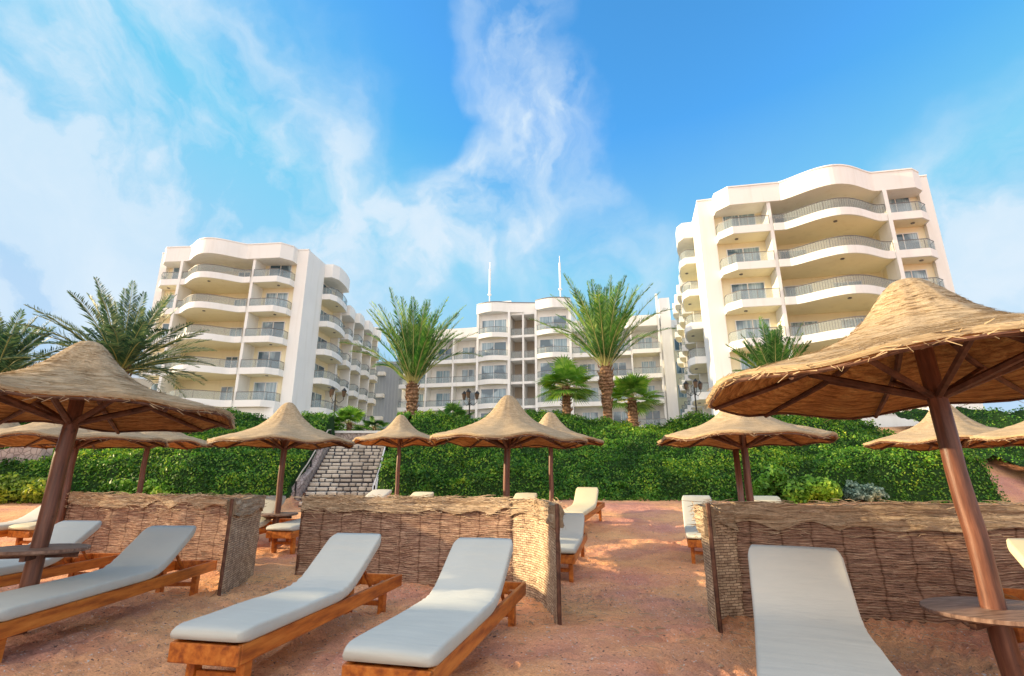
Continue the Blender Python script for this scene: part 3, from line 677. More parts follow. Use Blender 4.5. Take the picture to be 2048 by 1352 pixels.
def hedge(name,x0,x1,label,n):
    r=empty(name,((x0+x1)/2,22,gz((x0+x1)/2,22))); 
    inv=Vector(r.location)
    # core surface
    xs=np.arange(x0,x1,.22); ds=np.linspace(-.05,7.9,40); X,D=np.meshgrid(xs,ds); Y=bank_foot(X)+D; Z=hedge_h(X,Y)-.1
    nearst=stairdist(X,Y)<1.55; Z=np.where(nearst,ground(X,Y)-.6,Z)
    V=np.stack([X,Y,Z],-1).reshape(-1,3)-np.array(inv); nx=len(xs)
    fs=[(j*nx+i,j*nx+i+1,(j+1)*nx+i+1,(j+1)*nx+i) for j in range(len(ds)-1) for i in range(nx-1)]
    m=MB(); m.v=[tuple(p) for p in V]; m.f=fs; m.uv=[(0,0)]*len(V)
    me=m.mesh(name,'hedge_core',smooth=True,recalc=False)
    x=rng.uniform(x0,x1,n*2); d=7.9*rng.uniform(0,1,n*2)**1.05; 
    k=rng.uniform(0,1,n*2)<.12; d=np.where(k,rng.uniform(-.1,.5,n*2),d)
    y=bank_foot(x)+d; ok=stairdist(x,y)>1.62; x=x[ok][:n];y=y[ok][:n]
    z=hedge_h(x,y); e=.12; gx=(hedge_h(x+e,y)-z)/e; gy=(hedge_h(x,y+e)-z)/e
    N=np.stack([-gx,-gy,np.ones_like(gx)],1); N/=np.linalg.norm(N,axis=1)[:,None]
    P_=np.stack([x,y,z],1)+N*rng.uniform(-.16,.10,(len(x),1))
    # front skirt
    o=leaf_mesh(name+'_leaves',P_-np.array(inv),N,.10*np.ones(len(x)),'hedge_leaf',None)
    # join core + leaves in one object (ground cover nobody could count)
    import bmesh
    bm=bmesh.new(); bm.from_mesh(o.data); bm.faces.ensure_lookup_table(); cnt=len(bm.faces); bm.from_mesh(me)
    for i,f in enumerate(bm.faces):
        if i>=cnt: f.material_index=1
    nm=bpy.data.meshes.new(name); bm.to_mesh(nm); bm.free(); nm.materials.append(MATS['hedge_leaf']); nm.materials.append(MATS['hedge_core'])
    bpy.data.objects.remove(o); loc=r.location.copy(); bpy.data.objects.remove(r)
    ob=link(name,nm); ob.location=loc; tag(ob,label,'ground cover',None,'stuff')
hedge('creeper_bank',-31,-5.2,'dark green creeper covering the bank left of the stone stairs',115000)
hedge('creeper_bank',-5.0,17.2,'green creeper covering the bank right of the stone stairs',115000)
hedge('creeper_bank',19.5,34,'green creeper patch beyond the bare rubble strip at far right',16000)
def bush(x,y,rx,ry,rz_,n,matn,label,size=.13,name='bush',z=None,cat='bush',group=None):
    z0=gz(x,y) if z is None else z
    r=empty(name,(x,y,z0)); tag(r,label,cat,group)
    # stems
    m=MB()
    for i in range(7):
        a=random.uniform(0,2*PI); m.tube([(0,0,-.1),(math.cos(a)*rx*.35,math.sin(a)*ry*.35,rz_*.6),(math.cos(a)*rx*.65,math.sin(a)*ry*.65,rz_*.9)],[.03,.02,.008],5)
    m.build('stem','wood_rib',r)
    cl=[]
    for _ in range(40):
        a_=random.uniform(0,2*PI); q_=random.random()**.5; cl.append((math.cos(a_)*q_*rx*.9,math.sin(a_)*q_*ry*.9,random.uniform(.1,1.15)*rz_*(1.05-.6*q_*q_),random.uniform(.25,.6)))
    P_=[];N=[]
    k=n//40
    for cx,cy,cz,cr in cl:
        d=rng.normal(0,1,(k,3)); d/=np.linalg.norm(d,axis=1)[:,None]; rr=cr*rng.uniform(.55,1.1,(k,1))*min(rx,ry,rz_*1.3)*1.1
        P_.append(np.array([cx,cy,cz])+d*rr); N.append(d)
    leaf_mesh('leaves',np.concatenate(P_),np.concatenate(N),size*np.ones(k*40),matn,r)
    return r
bushes=[(10.2,18.95,1.7,.7,.85,7500,'hedge_bright','bright green bush bulging from the bank foot behind the right middle umbrella',.16),
 (12.5,19.0,.75,.4,.5,2200,'silver_leaf','silvery blue bush at the bank foot beside the bright green bush',.13),
 (-17.6,18.7,2.2,.6,.65,6500,'hedge_yellow','sunlit yellow green bush at far left below the ramp rail',.16),
 (-13.2,18.7,1.9,.5,.5,5200,'hedge_bright','leafy bright bush at the bank foot behind the left umbrellas',.15),
 (-4.4,26.9,1.6,.8,.75,3600,'hedge_yellow','yellow green shrub on the bank top behind the slim middle umbrella',.13),
 (-1.6,27.2,1.3,.8,.6,3000,'hedge_leaf','low dark shrub on the bank top just left of the central umbrella peak',.13),
 (5.0,26.6,1.6,.8,.55,3200,'hedge_yellow','yellowish shrub at the foot of the right tall palm',.13),
 (-10.9,28.4,1.6,.9,.8,3600,'hedge_bright','light green shrub on the bank top by the left block terrace',.15),
 (9.0,26.8,2.0,.8,.6,3600,'hedge_leaf','dark green shrub on the bank top before the right block side wall',.14),
 (13.5,25.6,2.4,.9,.7,5200,'hedge_bright','bright green mound of creeper on top of the right bank',.16)]
for b in bushes: bush(*b)

def frond(mb,rm,base,az,el,length,droop,nl=34,wl=.5,twist=0,lift=.35,spread=1.0):
    base=Vector(base); p=base.copy(); pts=[p.copy()]; dirs=[]; n=14; e=el
    for i in range(n):
        d=Vector((math.cos(az)*math.cos(e),math.sin(az)*math.cos(e),math.sin(e))); dirs.append(d); p=p+d*length/n; pts.append(p.copy()); e-=droop/n*(0.35+1.3*i/n)
    rm.tube(pts[::2],[.035*(1-.85*i/(len(pts[::2])-1)) for i in range(len(pts[::2]))],4,False)
    side0=Vector((-math.sin(az),math.cos(az),0))
    for k in range(nl):
        t=.12+.88*k/(nl-1); f=t*n; i=min(n-1,int(f)); q=pts[i].lerp(pts[i+1],f-i); d=dirs[i]; up=side0.cross(d)*-1
        if up.z<0: up=-up
        ll=wl*(math.sin(PI*min(1,(t*.86+.12)))**.6)*random.uniform(.75,1.15)
        for s in (-1,1):
            dd=(side0*s*random.uniform(.75,1.0)*spread+d*random.uniform(.65,1.1)+up*(lift+random.uniform(-.25,.25))).normalized()
            a=q; b=q+dd*ll*.5-Vector((0,0,.02)); c=q+dd*ll-Vector((0,0,.10*ll)); wv=d*.028+up*.017
            mb.add([a-wv*.6,b-wv,c,b+wv],[(0,1,2,3)])
def palm(x,y,zb,th,tr,fl,spec,label,leafm='palm_leaf',seed=1,spread=1.0,group='date palms above the bank',lean=(0,0),bulge=1.5,wl=.5):
    random.seed(seed)
    r=empty('date_palm',(x,y,zb)); tag(r,label,'palm tree',group)
    m=MB(); N=22; pts=[];rad=[]
    for i in range(N+1):
        t=i/N; pts.append((lean[0]*t*t,lean[1]*t*t,-.3+(th+.3)*t)); rr=tr*(1.05-.15*t)*(1+.06*random.uniform(-1,1))
        if t>.62: rr*=1+(bulge-1)*math.sin(PI*min(1,(t-.62)/.36*.85))
        rad.append(rr)
    m.tube(pts,rad,12)
    # leaf base stubs
    for i in range(90):
        t=random.uniform(.35 if i%3 else .6,1.0); a=random.uniform(0,2*PI); rr=tr*(1+ (bulge-1)*.8*(t>.68)); c=Vector((lean[0]*t*t+math.cos(a)*rr*.9,lean[1]*t*t+math.sin(a)*rr*.9,th*t)); o=Vector((math.cos(a)*.5,math.sin(a)*.5,1)).normalized()*random.uniform(.15,.3)
        m.tube([c,c+o],[.06,.02],4)
    m.build('trunk','palm_bark',r)
    mb=MB(); rm=MB(); top=(lean[0],lean[1],th)
    for (n,e0,e1,dr,l0,l1,azs) in spec:
        for i in range(n):
            az=random.uniform(*azs) if azs else 2*PI*(i+random.uniform(-.3,.3))/n
            e=R(random.uniform(e0,e1)); off=(top[0]+math.cos(az)*tr*.6,top[1]+math.sin(az)*tr*.6,top[2]-.1+random.uniform(-.1,.2))
            frond(mb,rm,off,az,e,fl*random.uniform(l0,l1),R(dr*random.uniform(.6,1.3)),wl=wl,nl=64,spread=spread)
    me=mb.mesh('crown',leafm,recalc=False); c=link('crown',me,r)
    rm.build('frond_stalks','rachis',c,recalc=False)
    random.seed(seed+100); return r
upswept=[(30,74,88,12,.70,1.0,None),(30,58,76,34,.8,1.1,None),(10,40,58,58,.75,1.0,None)]
palm(-5.35,27.2,3.4,3.0,.26,4.8,upswept,'tall date palm with upswept fronds, above the slim middle umbrella',seed=11,bulge=1.25,wl=.62,spread=.75)
palm(5.2,27.8,3.5,3.95,.25,5.3,upswept,'tallest date palm with upswept fronds and swollen trunk top, right of centre',seed=23,bulge=1.7,wl=.62,spread=.75)
wide=[(20,60,85,25,.75,1.0,None),(24,28,55,40,.85,1.05,None),(18,2,28,45,.8,1.0,None)]
palm(-18.5,23.6,2.6,3.8,.32,4.4,wide,'broad date palm spreading behind the left umbrella, before the left block','palm_leaf_blue',seed=31,wl=.6)
palm(-24.6,23.8,2.6,3.2,.28,4.0,wide,'date palm cut by the left edge of the view','palm_leaf_blue',seed=37,wl=.6)
palm(13.9,26.5,4.0,2.2,.28,3.3,[(22,60,88,15,.7,1.1,None),(16,35,60,30,.8,1,None)],'date palm crown rising behind the big right umbrella','palm_leaf',seed=41,wl=.55)
def fan_leaf(mb,rm,base,az,el,stalk,rad):
    d=Vector((math.cos(az)*math.cos(el),math.sin(az)*math.cos(el),math.sin(el))); b=Vector(base); c=b+d*stalk
    rm.tube([b,c],[.03,.015],4,False); side=Vector((-math.sin(az),math.cos(az),0)); up=d.cross(side)*-1
    n=22
    for i in range(n):
        a=(i/(n-1)-.5)*R(230); dd=(d*math.cos(a)+side*math.sin(a)).normalized(); nn=up.normalized()
        l=rad*random.uniform(.85,1.05)*(1-.15*abs(a)/2); w_=.05; t=side*math.cos(a)-d*math.sin(a)
        tip=c+dd*l+Vector((0,0,-.22*l)); midp=c+dd*l*.55+nn*.05
        mb.add([c,midp-t*w_,tip,midp+t*w_],[(0,1,2,3)])
def fanpalm(x,y,zb,th,tr,n,rad,label,seed,name='fan_palm',leafm='fan_leaf'):
    random.seed(seed); r=empty(name,(x,y,zb)); tag(r,label,'palm tree','fan palms and small palms above the bank')
    m=MB(); m.tube([(0,0,-.3),(0,0,th*.5),(0,0,th)],[tr*1.2,tr,tr*.9],10)
    for i in range(40): 
        a=random.uniform(0,2*PI); z=random.uniform(.2,1)*th; m.tube([(math.cos(a)*tr*.8,math.sin(a)*tr*.8,z),(math.cos(a)*tr*1.5,math.sin(a)*tr*1.5,z+.15)],[.04,.02],4)
    m.build('trunk','palm_bark',r); mb=MB(); rm=MB()
    for i in range(n): fan_leaf(mb,rm,(0,0,th),2*PI*i*.618+random.uniform(-.2,.2),R(random.uniform(-25,80)),rad*random.uniform(.6,1.0),rad*random.uniform(.75,1.05))
    c=link('crown',mb.mesh('crown',leafm,recalc=False),r); rm.build('leaf_stalks','rachis',c,recalc=False)
fanpalm(2.95,27.6,3.4,2.9,.24,34,1.1,'green fan palm between the central and right umbrellas',51)
fanpalm(6.75,28.6,3.5,2.3,.28,40,1.05,'bushy fan palm right of the tallest date palm',53)
fanpalm(-3.3,28.8,3.5,.95,.15,20,.8,'small dark green palm left of the central umbrella peak',55,leafm='palm_leaf')
fanpalm(-9.1,28.8,3.5,.9,.10,16,.8,'small light green fan palm before the left block side balconies',57)
fanpalm(-10.4,27.8,3.5,.5,.10,14,.7,'small young palm left of the light green fan palm',59)
fanpalm(-8.0,30.0,3.5,.8,.08,12,.6,'smallest dark fan palm right of the light green fan palm',61,leafm='palm_leaf')

# street lamps
def lamp(x,y,zb,h,label,heads=3):
    r=empty('street_lamp',(x,y,zb)); tag(r,label,'street lamp','black ornate lamps above the bank')
    m=MB(); m.tube([(0,0,0),(0,0,.4),(0,0,.45),(0,0,h)],[.09,.08,.045,.035],8); m.build('post','metal_dark',r)
    for i in range(heads):
        a=2*PI*i/heads+.4; R_=.42; hx,hy=math.cos(a)*R_,math.sin(a)*R_
        m=MB(); m.tube([(0,0,h-.35),(hx*.5,hy*.5,h-.5),(hx,hy,h-.3),(hx,hy,h-.15)],.018,5); m.build('arm','metal_dark',r)
        m=MB(); m.tube([(hx,hy,h-.15),(hx,hy,h-.12),(hx,hy,h+.16),(hx,hy,h+.17)],[.05,.08,.14,.15],6); ln=m.build('lantern','lamp_glass',r)
        m=MB(); m.tube([(hx,hy,h+.17),(hx,hy,h+.30),(hx,hy,h+.36)],[.17,.05,.012],6); m.build('cap','metal_dark',ln)
lamp(-2.35,28.2,3.5,2.35,'black three headed lamp before the low hotel wing, left of central umbrella peak')
lamp(9.75,27.0,3.7,2.5,'black lamp before the right block side balconies',3)
lamp(-9.6,27.6,3.4,2.5,'black lamp among the plants by the left block terrace',3)

# ------------------------------------------------------------------ umbrellas
PROF=[(0,.93),(.035,.925),(.075,.89),(.12,.80),(.17,.68),(.23,.55),(.30,.435),(.38,.34),(.47,.265),(.57,.20),(.68,.145),(.80,.09),(.91,.04),(1,0)]
def prof_z(t):
    for (a,za),(b,zb) in zip(PROF,PROF[1:]):
        if t<=b: return za+(zb-za)*(t-a)/(b-a)
    return 0
def make_umbrella(R_,rimz,seed,fine=False,hk=1.0,table=None):
    random.seed(seed); r=empty('beach_umbrella',(0,0,0))
    NA=96; NR=40 if fine else 26
    def rim_r(a): return R_*(1+.018*math.sin(3*a+seed)+.012*math.sin(8*a+seed*2)+.01*math.sin(17*a))
    def top(t,a,lift=0):
        z=prof_z(t)*hk+rimz - .05*(t**3)*(.5-.5*math.cos(8*a)) + .02*math.sin(5*a+seed)*t +lift
        rr=rim_r(a)*t; return (rr*math.cos(a),rr*math.sin(a),z)
    vs=[];uv=[];fs=[]
    for j in range(NR+1):
        t=j/NR; t=t**.9
        for i in range(NA+1):
            a=2*PI*i/NA; p=top(t,a); n=mnoise.noise(Vector((math.cos(a)*t*6,math.sin(a)*t*6,seed)))*.018*min(1,t*4)+mnoise.noise(Vector((math.cos(a)*1.5,math.sin(a)*1.5,t*26*R_)))*.012*min(1,t*5)
            vs.append((p[0],p[1],p[2]+n)); uv.append((a*R_*.9,t*R_*1.15+seed))
    w_=NA+1
    for j in range(NR):
        for i in range(NA): fs.append((j*w_+i,(j+1)*w_+i,(j+1)*w_+i+1,j*w_+i+1))
    # rim lip
    b=len(vs)
    for i in range(NA+1):
        a=2*PI*i/NA; p=top(1,a); dz=.032+.015*mnoise.noise(Vector((a*4,seed,0))); vs.append((p[0]*.992,p[1]*.992,p[2]-dz)); uv.append((a*R_*.9,R_*1.2+seed))
    for i in range(NA): fs.append((NR*w_+i,b+i,b+i+1,NR*w_+i+1))
    m=MB(); m.add(vs,fs,uv)
    # loose straw along the rim and over the surface
    ns=520 if fine else 260
    for k in range(ns):
        a=random.uniform(0,2*PI); p=Vector(top(1,a)); tdir=Vector((-math.sin(a),math.cos(a),0)); o=Vector((math.cos(a),math.sin(a),0)); l=random.uniform(.03,.14)
        st=p-o*.01+Vector((0,0,random.uniform(-.06,.01))); e=st+tdir*random.choice((-1,1))*l*random.uniform(.3,1)+o*random.uniform(-.01,.035)+Vector((0,0,random.uniform(-.05,.02)))
        n_=Vector((0,0,.0035)); m.add([st-n_,e-n_*.5,e+n_*.5,st+n_],[(0,1,2,3)],[(a,seed),(a+.05,seed),(a+.05,seed+.003),(a,seed+.003)])
    if fine:
        for k in range(2600):
            a=random.uniform(0,2*PI); t=random.uniform(.02,1)**.6; p=Vector(top(t,a)); q=Vector(top(min(1,t+random.uniform(-.01,.02)),a+random.uniform(.04,.12)/max(.15,t))); up=Vector((0,0,random.uniform(.004,.022)))
            n_=Vector((math.cos(a),math.sin(a),0))*.004; m.add([p+up*.3-n_,q+up-n_*.4,q+up+n_*.4,p+up*.3+n_],[(0,1,2,3)],[(a*R_,t*3+seed),(a*R_+.1,t*3+seed),(a*R_+.1,t*3+seed+.004),(a*R_,t*3+seed+.004)])
    m.build('canopy','thatch',r,smooth=True,recalc=False)
    # underside lining
    vs=[];uv=[];fs=[]
    for j in range(NR+1):
        t=.03+.965*j/NR
        for i in range(NA+1):
            a=2*PI*i/NA; p=top(t,a,-.055); n=mnoise.noise(Vector((math.cos(a)*t*9,math.sin(a)*t*9,seed+5)))*.02
            vs.append((p[0],p[1],p[2]+n)); uv.append((a*R_*.9,t*R_*1.15+seed*2))
    for j in range(NR):
        for i in range(NA): fs.append((j*w_+i,j*w_+i+1,(j+1)*w_+i+1,(j+1)*w_+i))
    m=MB(); m.add(vs,fs,uv); m.build('lining','thatch_under',r,smooth=True,recalc=False)
    # pole
    pr=.072 if fine else .062
    m=MB(); pts=[(0,0,-.4+ (rimz+.75*hk+.4)*i/14) for i in range(15)]
    m.tube([(x+.006*math.sin(i*1.3),y+.006*math.cos(i*1.7),z) for i,(x,y,z) in enumerate(pts)],[pr*(1.06-.012*i)*(1+.02*math.sin(i*2.1)) for i in range(15)],14); m.build('pole','wood_pole',r,smooth=True)
    for k in range(8):
        a=2*PI*(k+.35)/8; m=MB(); pts=[Vector(top(t,a,-.085)) for t in (.05,.12,.25,.4,.55,.7,.85,.97)]
        m.tube(pts,[.03,.03,.03,.028,.027,.025,.023,.02],6); rb=m.build('rib','wood_rib',r)
        m=MB(); e=Vector(top(.50,a,-.10)); m.tube([(math.cos(a)*pr*.8,math.sin(a)*pr*.8,rimz-.16),e],[.03,.026],6); m.build('strut','wood_rib',r)
    m=MB(); pts=[Vector(top(.985,2*PI*i/48,-.06)) for i in range(49)]; m.tube(pts,.014,5,False); m.build('rim_hoop','wood_rib',r)
    if table:
        tr,tz=table; m=MB(); n=40
        m.tube([(0,0,tz-.035),(0,0,tz-.02),(0,0,tz),(0,0,tz+.005)],[tr*.93,tr,tr,tr*.985],n); tb=m.build('table_top','wood_table',r)
        for a in (0,PI/2,PI,3*PI/2):
            m=MB(); m.box(.05,tr*.8,-.02,.02,tz-.09,tz-.036); b_=m.build('bracket','wood_rib',tb); b_.rotation_euler=(0,0,a+.3)
    return r
UG='thatched beach umbrellas'
um_near=make_umbrella(1.68,2.20,5,True,.90,(.43,.52)); um_near.location=(3.43,3.97,0); um_near.rotation_euler=(-.03,-.028,.15)
tag(um_near,'biggest sunlit thatched umbrella on a thick pole at right with round table','beach umbrella',UG)
um_left=make_umbrella(1.5,2.13,9,True,.77,(.40,.76)); um_left.location=(-4.60,5.3,0); um_left.rotation_euler=(-.02,.012,.1)
tag(um_left,'large shaded thatched umbrella in the left foreground with table on its pole','beach umbrella',UG)
um_a=make_umbrella(1.42,2.11,3,False,.86,None); um_b=make_umbrella(1.42,2.10,6,False,.85,None); um_t=make_umbrella(1.42,2.11,8,False,.87,(.40,.66))
first={id(um_a):True,id(um_b):True}
def put(proto,x,y,rz,label,tilt=(0,0),s=1.0,dz=0):
    o=proto if first.get(id(proto),False) else copy_tree(proto); first[id(proto)]=False
    o.location=(x,y,gz(x,y)+dz); o.rotation_euler=(tilt[0],tilt[1],rz); o.scale=(s,s,s); tag(o,label,'beach umbrella',UG)
put(um_a,-.12,9.5,.3,'wide central thatched umbrella with a tall pointed peak, behind the middle windscreen',(.01,.015))
first[id(um_t)]=True
put(um_t,-4.75,10.9,1.1,'thatched umbrella with a small round table left of the stone stairs',(0,-.01))
put(um_a,4.05,9.1,.9,'sunlit thatched umbrella on a double post behind the right lounger',(0,.01))
put(um_b,-3.45,16.0,2.2,'small thatched umbrella in front of the stair top, between left and central umbrellas',(0,.02))
put(um_b,1.05,14.2,1.4,'small thatched umbrella half hidden just right of the central umbrella',(0,.01))
put(um_b,-9.1,13.0,.4,'thatched umbrella with its peak under the left foreground canopy edge',(0,0))
put(um_a,-7.95,9.5,.2,'wide low thatched umbrella directly behind the left foreground umbrella',(0,-.01))
put(um_b,-13.5,13.6,2.8,'thatched umbrella cut by the left edge of the view',(0,0))
put(um_b,8.75,10.4,.1,'sunlit thatched umbrella behind the thick right pole',(0,.01))
put(um_a,9.35,8.6,2.0,'sunlit thatched umbrella cut by the right edge of the view',(0,.0))
# second post of the double-post umbrella
pp=MB(); pp.tube([(0,0,-.3),(0,0,1.9)],[.055,.05],10); ob=pp.build('support_post','wood_pole',None,smooth=True); ob.location=(3.86,9.0,gz(3.86,9)); tag(ob,'slim wooden post beside the pole of the double post umbrella','post')

# ------------------------------------------------------------------ windscreens
def screen(name,poly,h,label,seed,roll=.2,wing=None):
    """poly: plan polyline (x,y)"""
    random.seed(seed); o0=Vector((poly[0][0],poly[0][1],0)); r=empty(name,o0); tag(r,label,'windscreen','straw windscreens on the sand')
    def mk(poly):
        P2=[Vector((a,b)) for a,b in poly]; L=[0]
        for a,b in zip(P2,P2[1:]): L.append(L[-1]+(b-a).length)
        def at(s):
            s=min(max(s,0),L[-1]-1e-5)
            for i in range(len(P2)-1):
                if s<=L[i+1]:
                    d=(P2[i+1]-P2[i]).normalized(); return P2[i].lerp(P2[i+1],(s-L[i])/(L[i+1]-L[i])),d
        return at,L[-1]
    nz=18
    rnd=True; wing_sheet=[False]
    def sheet(at,Lt,z0,z1,off,amp,ragged=0):
        n=max(6,int(Lt/.05)); vs=[];uv=[];fs=[]
        for side in (1,-1):
            b=len(vs)
            for i in range(n+1):
                s=Lt*i/n; p,d=at(s); nr=Vector((-d.y,d.x)); g=gz(p.x,p.y)
                zt=z1+.035*mnoise.noise(Vector((s*1.1,seed,0)))+.012*mnoise.noise(Vector((s*6,seed,0)))
                if rnd: e_=min(s if not wing_sheet[0] else 9,Lt-s); zt-= .16*(1-math.sqrt(max(0,1-(1-min(1,e_/.22))**2)))
                zb=z0+(ragged*abs(mnoise.noise(Vector((s*1.6,seed,7))))*2 if ragged else 0)
                for j in range(nz+1):
                    z=zb+(zt-zb)*j/nz; o=amp*mnoise.noise(Vector((s*1.3,z*2.5,seed)))+amp*.7*mnoise.noise(Vector((s*3,z*11,seed+3)))+amp*.35*mnoise.noise(Vector((s*5,z*26,seed+3)))
                    q=p+nr*(o+side*off); vs.append((q.x-o0.x,q.y-o0.y,g+z)); uv.append((s+seed,z+side*5))
            w_=nz+1
            for i in range(n):
                for j in range(nz):
                    q=(b+i*w_+j,b+(i+1)*w_+j,b+(i+1)*w_+j+1,b+i*w_+j+1); fs.append(q if side<0 else q[::-1])
        w_=nz+1; B2=(n+1)*w_
        for i in range(n):
            for j in (0,nz): fs.append((i*w_+j,(i+1)*w_+j,B2+(i+1)*w_+j,B2+i*w_+j))
        for i in (0,n):
            for j in range(nz): fs.append((i*w_+j,i*w_+j+1,B2+i*w_+j+1,B2+i*w_+j))
        m=MB(); m.add(vs,fs,uv); return m
    def straws(c,at,Lt,dens,zf,off):
        for k in range(int(Lt*dens)):
            s=random.uniform(0,Lt); p,d=at(s); nr=Vector((-d.y,d.x)); sd=random.choice((-1,-1,1)); z=zf()+gz(p.x,p.y); l=random.uniform(.05,.32)
            a=Vector((p.x-o0.x,p.y-o0.y,z))+Vector((nr.x,nr.y,0))*sd*(off+random.uniform(0,.03)); e=a+Vector((d.x,d.y,0))*random.choice((-1,1))*l+Vector((nr.x,nr.y,0))*random.uniform(-.02,.035)*sd+Vector((0,0,random.uniform(-.05,.035))); n_=Vector((0,0,.0035))
            mid=a.lerp(e,.5)+Vector((0,0,random.uniform(-.02,.02)))
            c.add([a-n_,mid-n_,e-n_*.4,e+n_*.4,mid+n_,a+n_],[(0,1,4,5),(1,2,3,4)],[(s,z),(s+.1,z),(s+.2,z),(s+.2,z+.004),(s+.1,z+.004),(s,z+.004)])
    parts=[(poly,'panel','screen_straw')]+([(wing,'side_panel','reed_net')] if wing else [])
    for pl,nm,mt in parts:
        at,Lt=mk(pl); rnd=(nm=='panel' and wing is None)
        m=sheet(at,Lt,-.08,h-.01,.022,.04 if nm=='panel' else .02)
        straws(m,at,Lt,45,lambda:random.uniform(.05,h),.03)
        m.build(nm,mt,r,smooth=True,recalc=False)
        c=sheet(at,Lt,h-roll,h+.025,.052,.035,ragged=.10)
        straws(c,at,Lt,110,lambda:h+.04-roll*random.random()**2.2*1.4,.065)
        c.build('top_roll','screen_cap',r,smooth=True,recalc=False)
        for s_ in ((0,) if nm=='panel' else (Lt,)):
            p,d=at(s_); g=gz(p.x,p.y); k=h*random.uniform(1.03,1.07); m=MB(); m.tube([(p.x-o0.x,p.y-o0.y,g-.3),(p.x-o0.x,p.y-o0.y,g+k)],.022,6); m.build('post','wood_rib',r)
def curve(pts,n=10):
    """Catmull-Rom"""
    P_=[Vector(p) for p in pts]; P_=[P_[0]*2-P_[1]]+P_+[P_[-1]*2-P_[-2]]; out=[]
    for i in range(1,len(P_)-2):
        for k in range(n):
            t=k/n; a,b,c,d=P_[i-1:i+3]; out.append(tuple(.5*((2*b)+(c-a)*t+(2*a-5*b+4*c-d)*t*t+(3*b-a-3*c+d)*t**3)))
    out.append(tuple(P_[-2])); return out
screen('straw_windscreen',curve([(-3.25,8.35),(-2.0,8.15),(-.75,7.75),(.02,7.3)]),1.12,'curved straw windscreen behind the two middle loungers',3,wing=curve([(.02,7.3),(.30,6.9),(.44,6.3),(.46,5.5)]))
screen('straw_windscreen',curve([(-8.1,9.6),(-6.4,9.2),(-4.9,8.75),(-3.95,8.4)]),1.12,'straw windscreen with a woven side panel behind the left loungers',5,wing=curve([(-3.93,8.38),(-3.75,7.6),(-3.53,6.75)]))
screen('straw_windscreen',curve([(6.6,5.3),(4.8,5.65),(3.6,5.9),(2.45,5.98)]),1.12,'long straw windscreen with sunlit top behind the right lounger',8,roll=.26,wing=curve([(2.45,5.98),(2.12,5.85),(1.98,5.6),(1.93,5.28)]))

# ------------------------------------------------------------------ loungers
def mattress_mesh(W_,Lm,fold,ang,th=.095,seed=0,matn='cushion_cool',pillow=False):
    """local: x = length from foot (0) to head, y = width, z up; top of seat at zt"""
    zt=.36; pts=[]; N=44; s_tot=fold+Lm; x=-.045; z=zt; rad=.28
    path=[]
    for i in range(N+1):
        s=(fold+Lm)*i/N; t=sstep(fold-rad,fold+rad,s); a=float(t)*ang
        path.append((x,z,a)); ds=(fold+Lm)/N; x+=math.cos(a)*ds; z+=math.sin(a)*ds
    prof=[]; hw=W_/2; rc=.022
    nside=7
    # rounded rect cross-section
    for k in range(nside): 
        y=-hw+rc+(2*hw-2*rc)*k/(nside-1); prof.append((y,0))
    for k in range(1,4): a=PI/2*k/4; prof.append((hw-rc+rc*math.sin(a),rc-rc*math.cos(a)))
    prof.append((hw,rc)); prof.append((hw+.004,th*.5)); prof.append((hw,th-rc))
    for k in range(1,4): a=PI/2*k/4; prof.append((hw-rc+rc*math.cos(a),th-rc+rc*math.sin(a)))
    for k in range(nside): y=hw-rc-(2*hw-2*rc)*k/(nside-1); prof.append((y,th+.006*math.sin(PI*k/(nside-1))))
    for k in range(1,4): a=PI/2*k/4; prof.append((-hw+rc-rc*math.sin(a),th-rc+rc*math.cos(a)))
    prof.append((-hw,th-rc)); prof.append((-hw-.004,th*.5)); prof.append((-hw,rc))
    for k in range(1,4): a=PI/2*k/4; prof.append((-hw+rc-rc*math.cos(a),rc-rc*math.sin(a)))
    n=len(prof); vs=[];fs=[]
    for i,(x,z,a) in enumerate(path):
        e=min(i,N-i); sc=1.0; dz=0
        if e==0: sh=.035
        elif e==1: sh=.012
        else: sh=0
        for (y,h_) in prof:
            yy=y*(1-sh/hw*.8); hh=th/2+(h_-th/2)*(1-sh/th*1.2)
            if h_>th*.6:
                hh+=.006*mnoise.noise(Vector((x*2.2+seed,y*3,seed)))+.004*mnoise.noise(Vector((x*7,y*2+seed,3)))
                wr=math.exp(-((i/N*(fold+Lm)-fold)/.16)**2); hh+=wr*.009*math.sin(x*60+y*9+seed+3*math.sin(y*5))
            vs.append((x-math.sin(a)*hh,yy,z+math.cos(a)*hh))
    for i in range(N):
        for k in range(n): fs.append((i*n+k,(i+1)*n+k,(i+1)*n+(k+1)%n,i*n+(k+1)%n))
    fs.append(tuple(range(n))); fs.append(tuple(range(N*n+n-1,N*n-1,-1)))
    m=MB(); m.add(vs,fs); return m,path
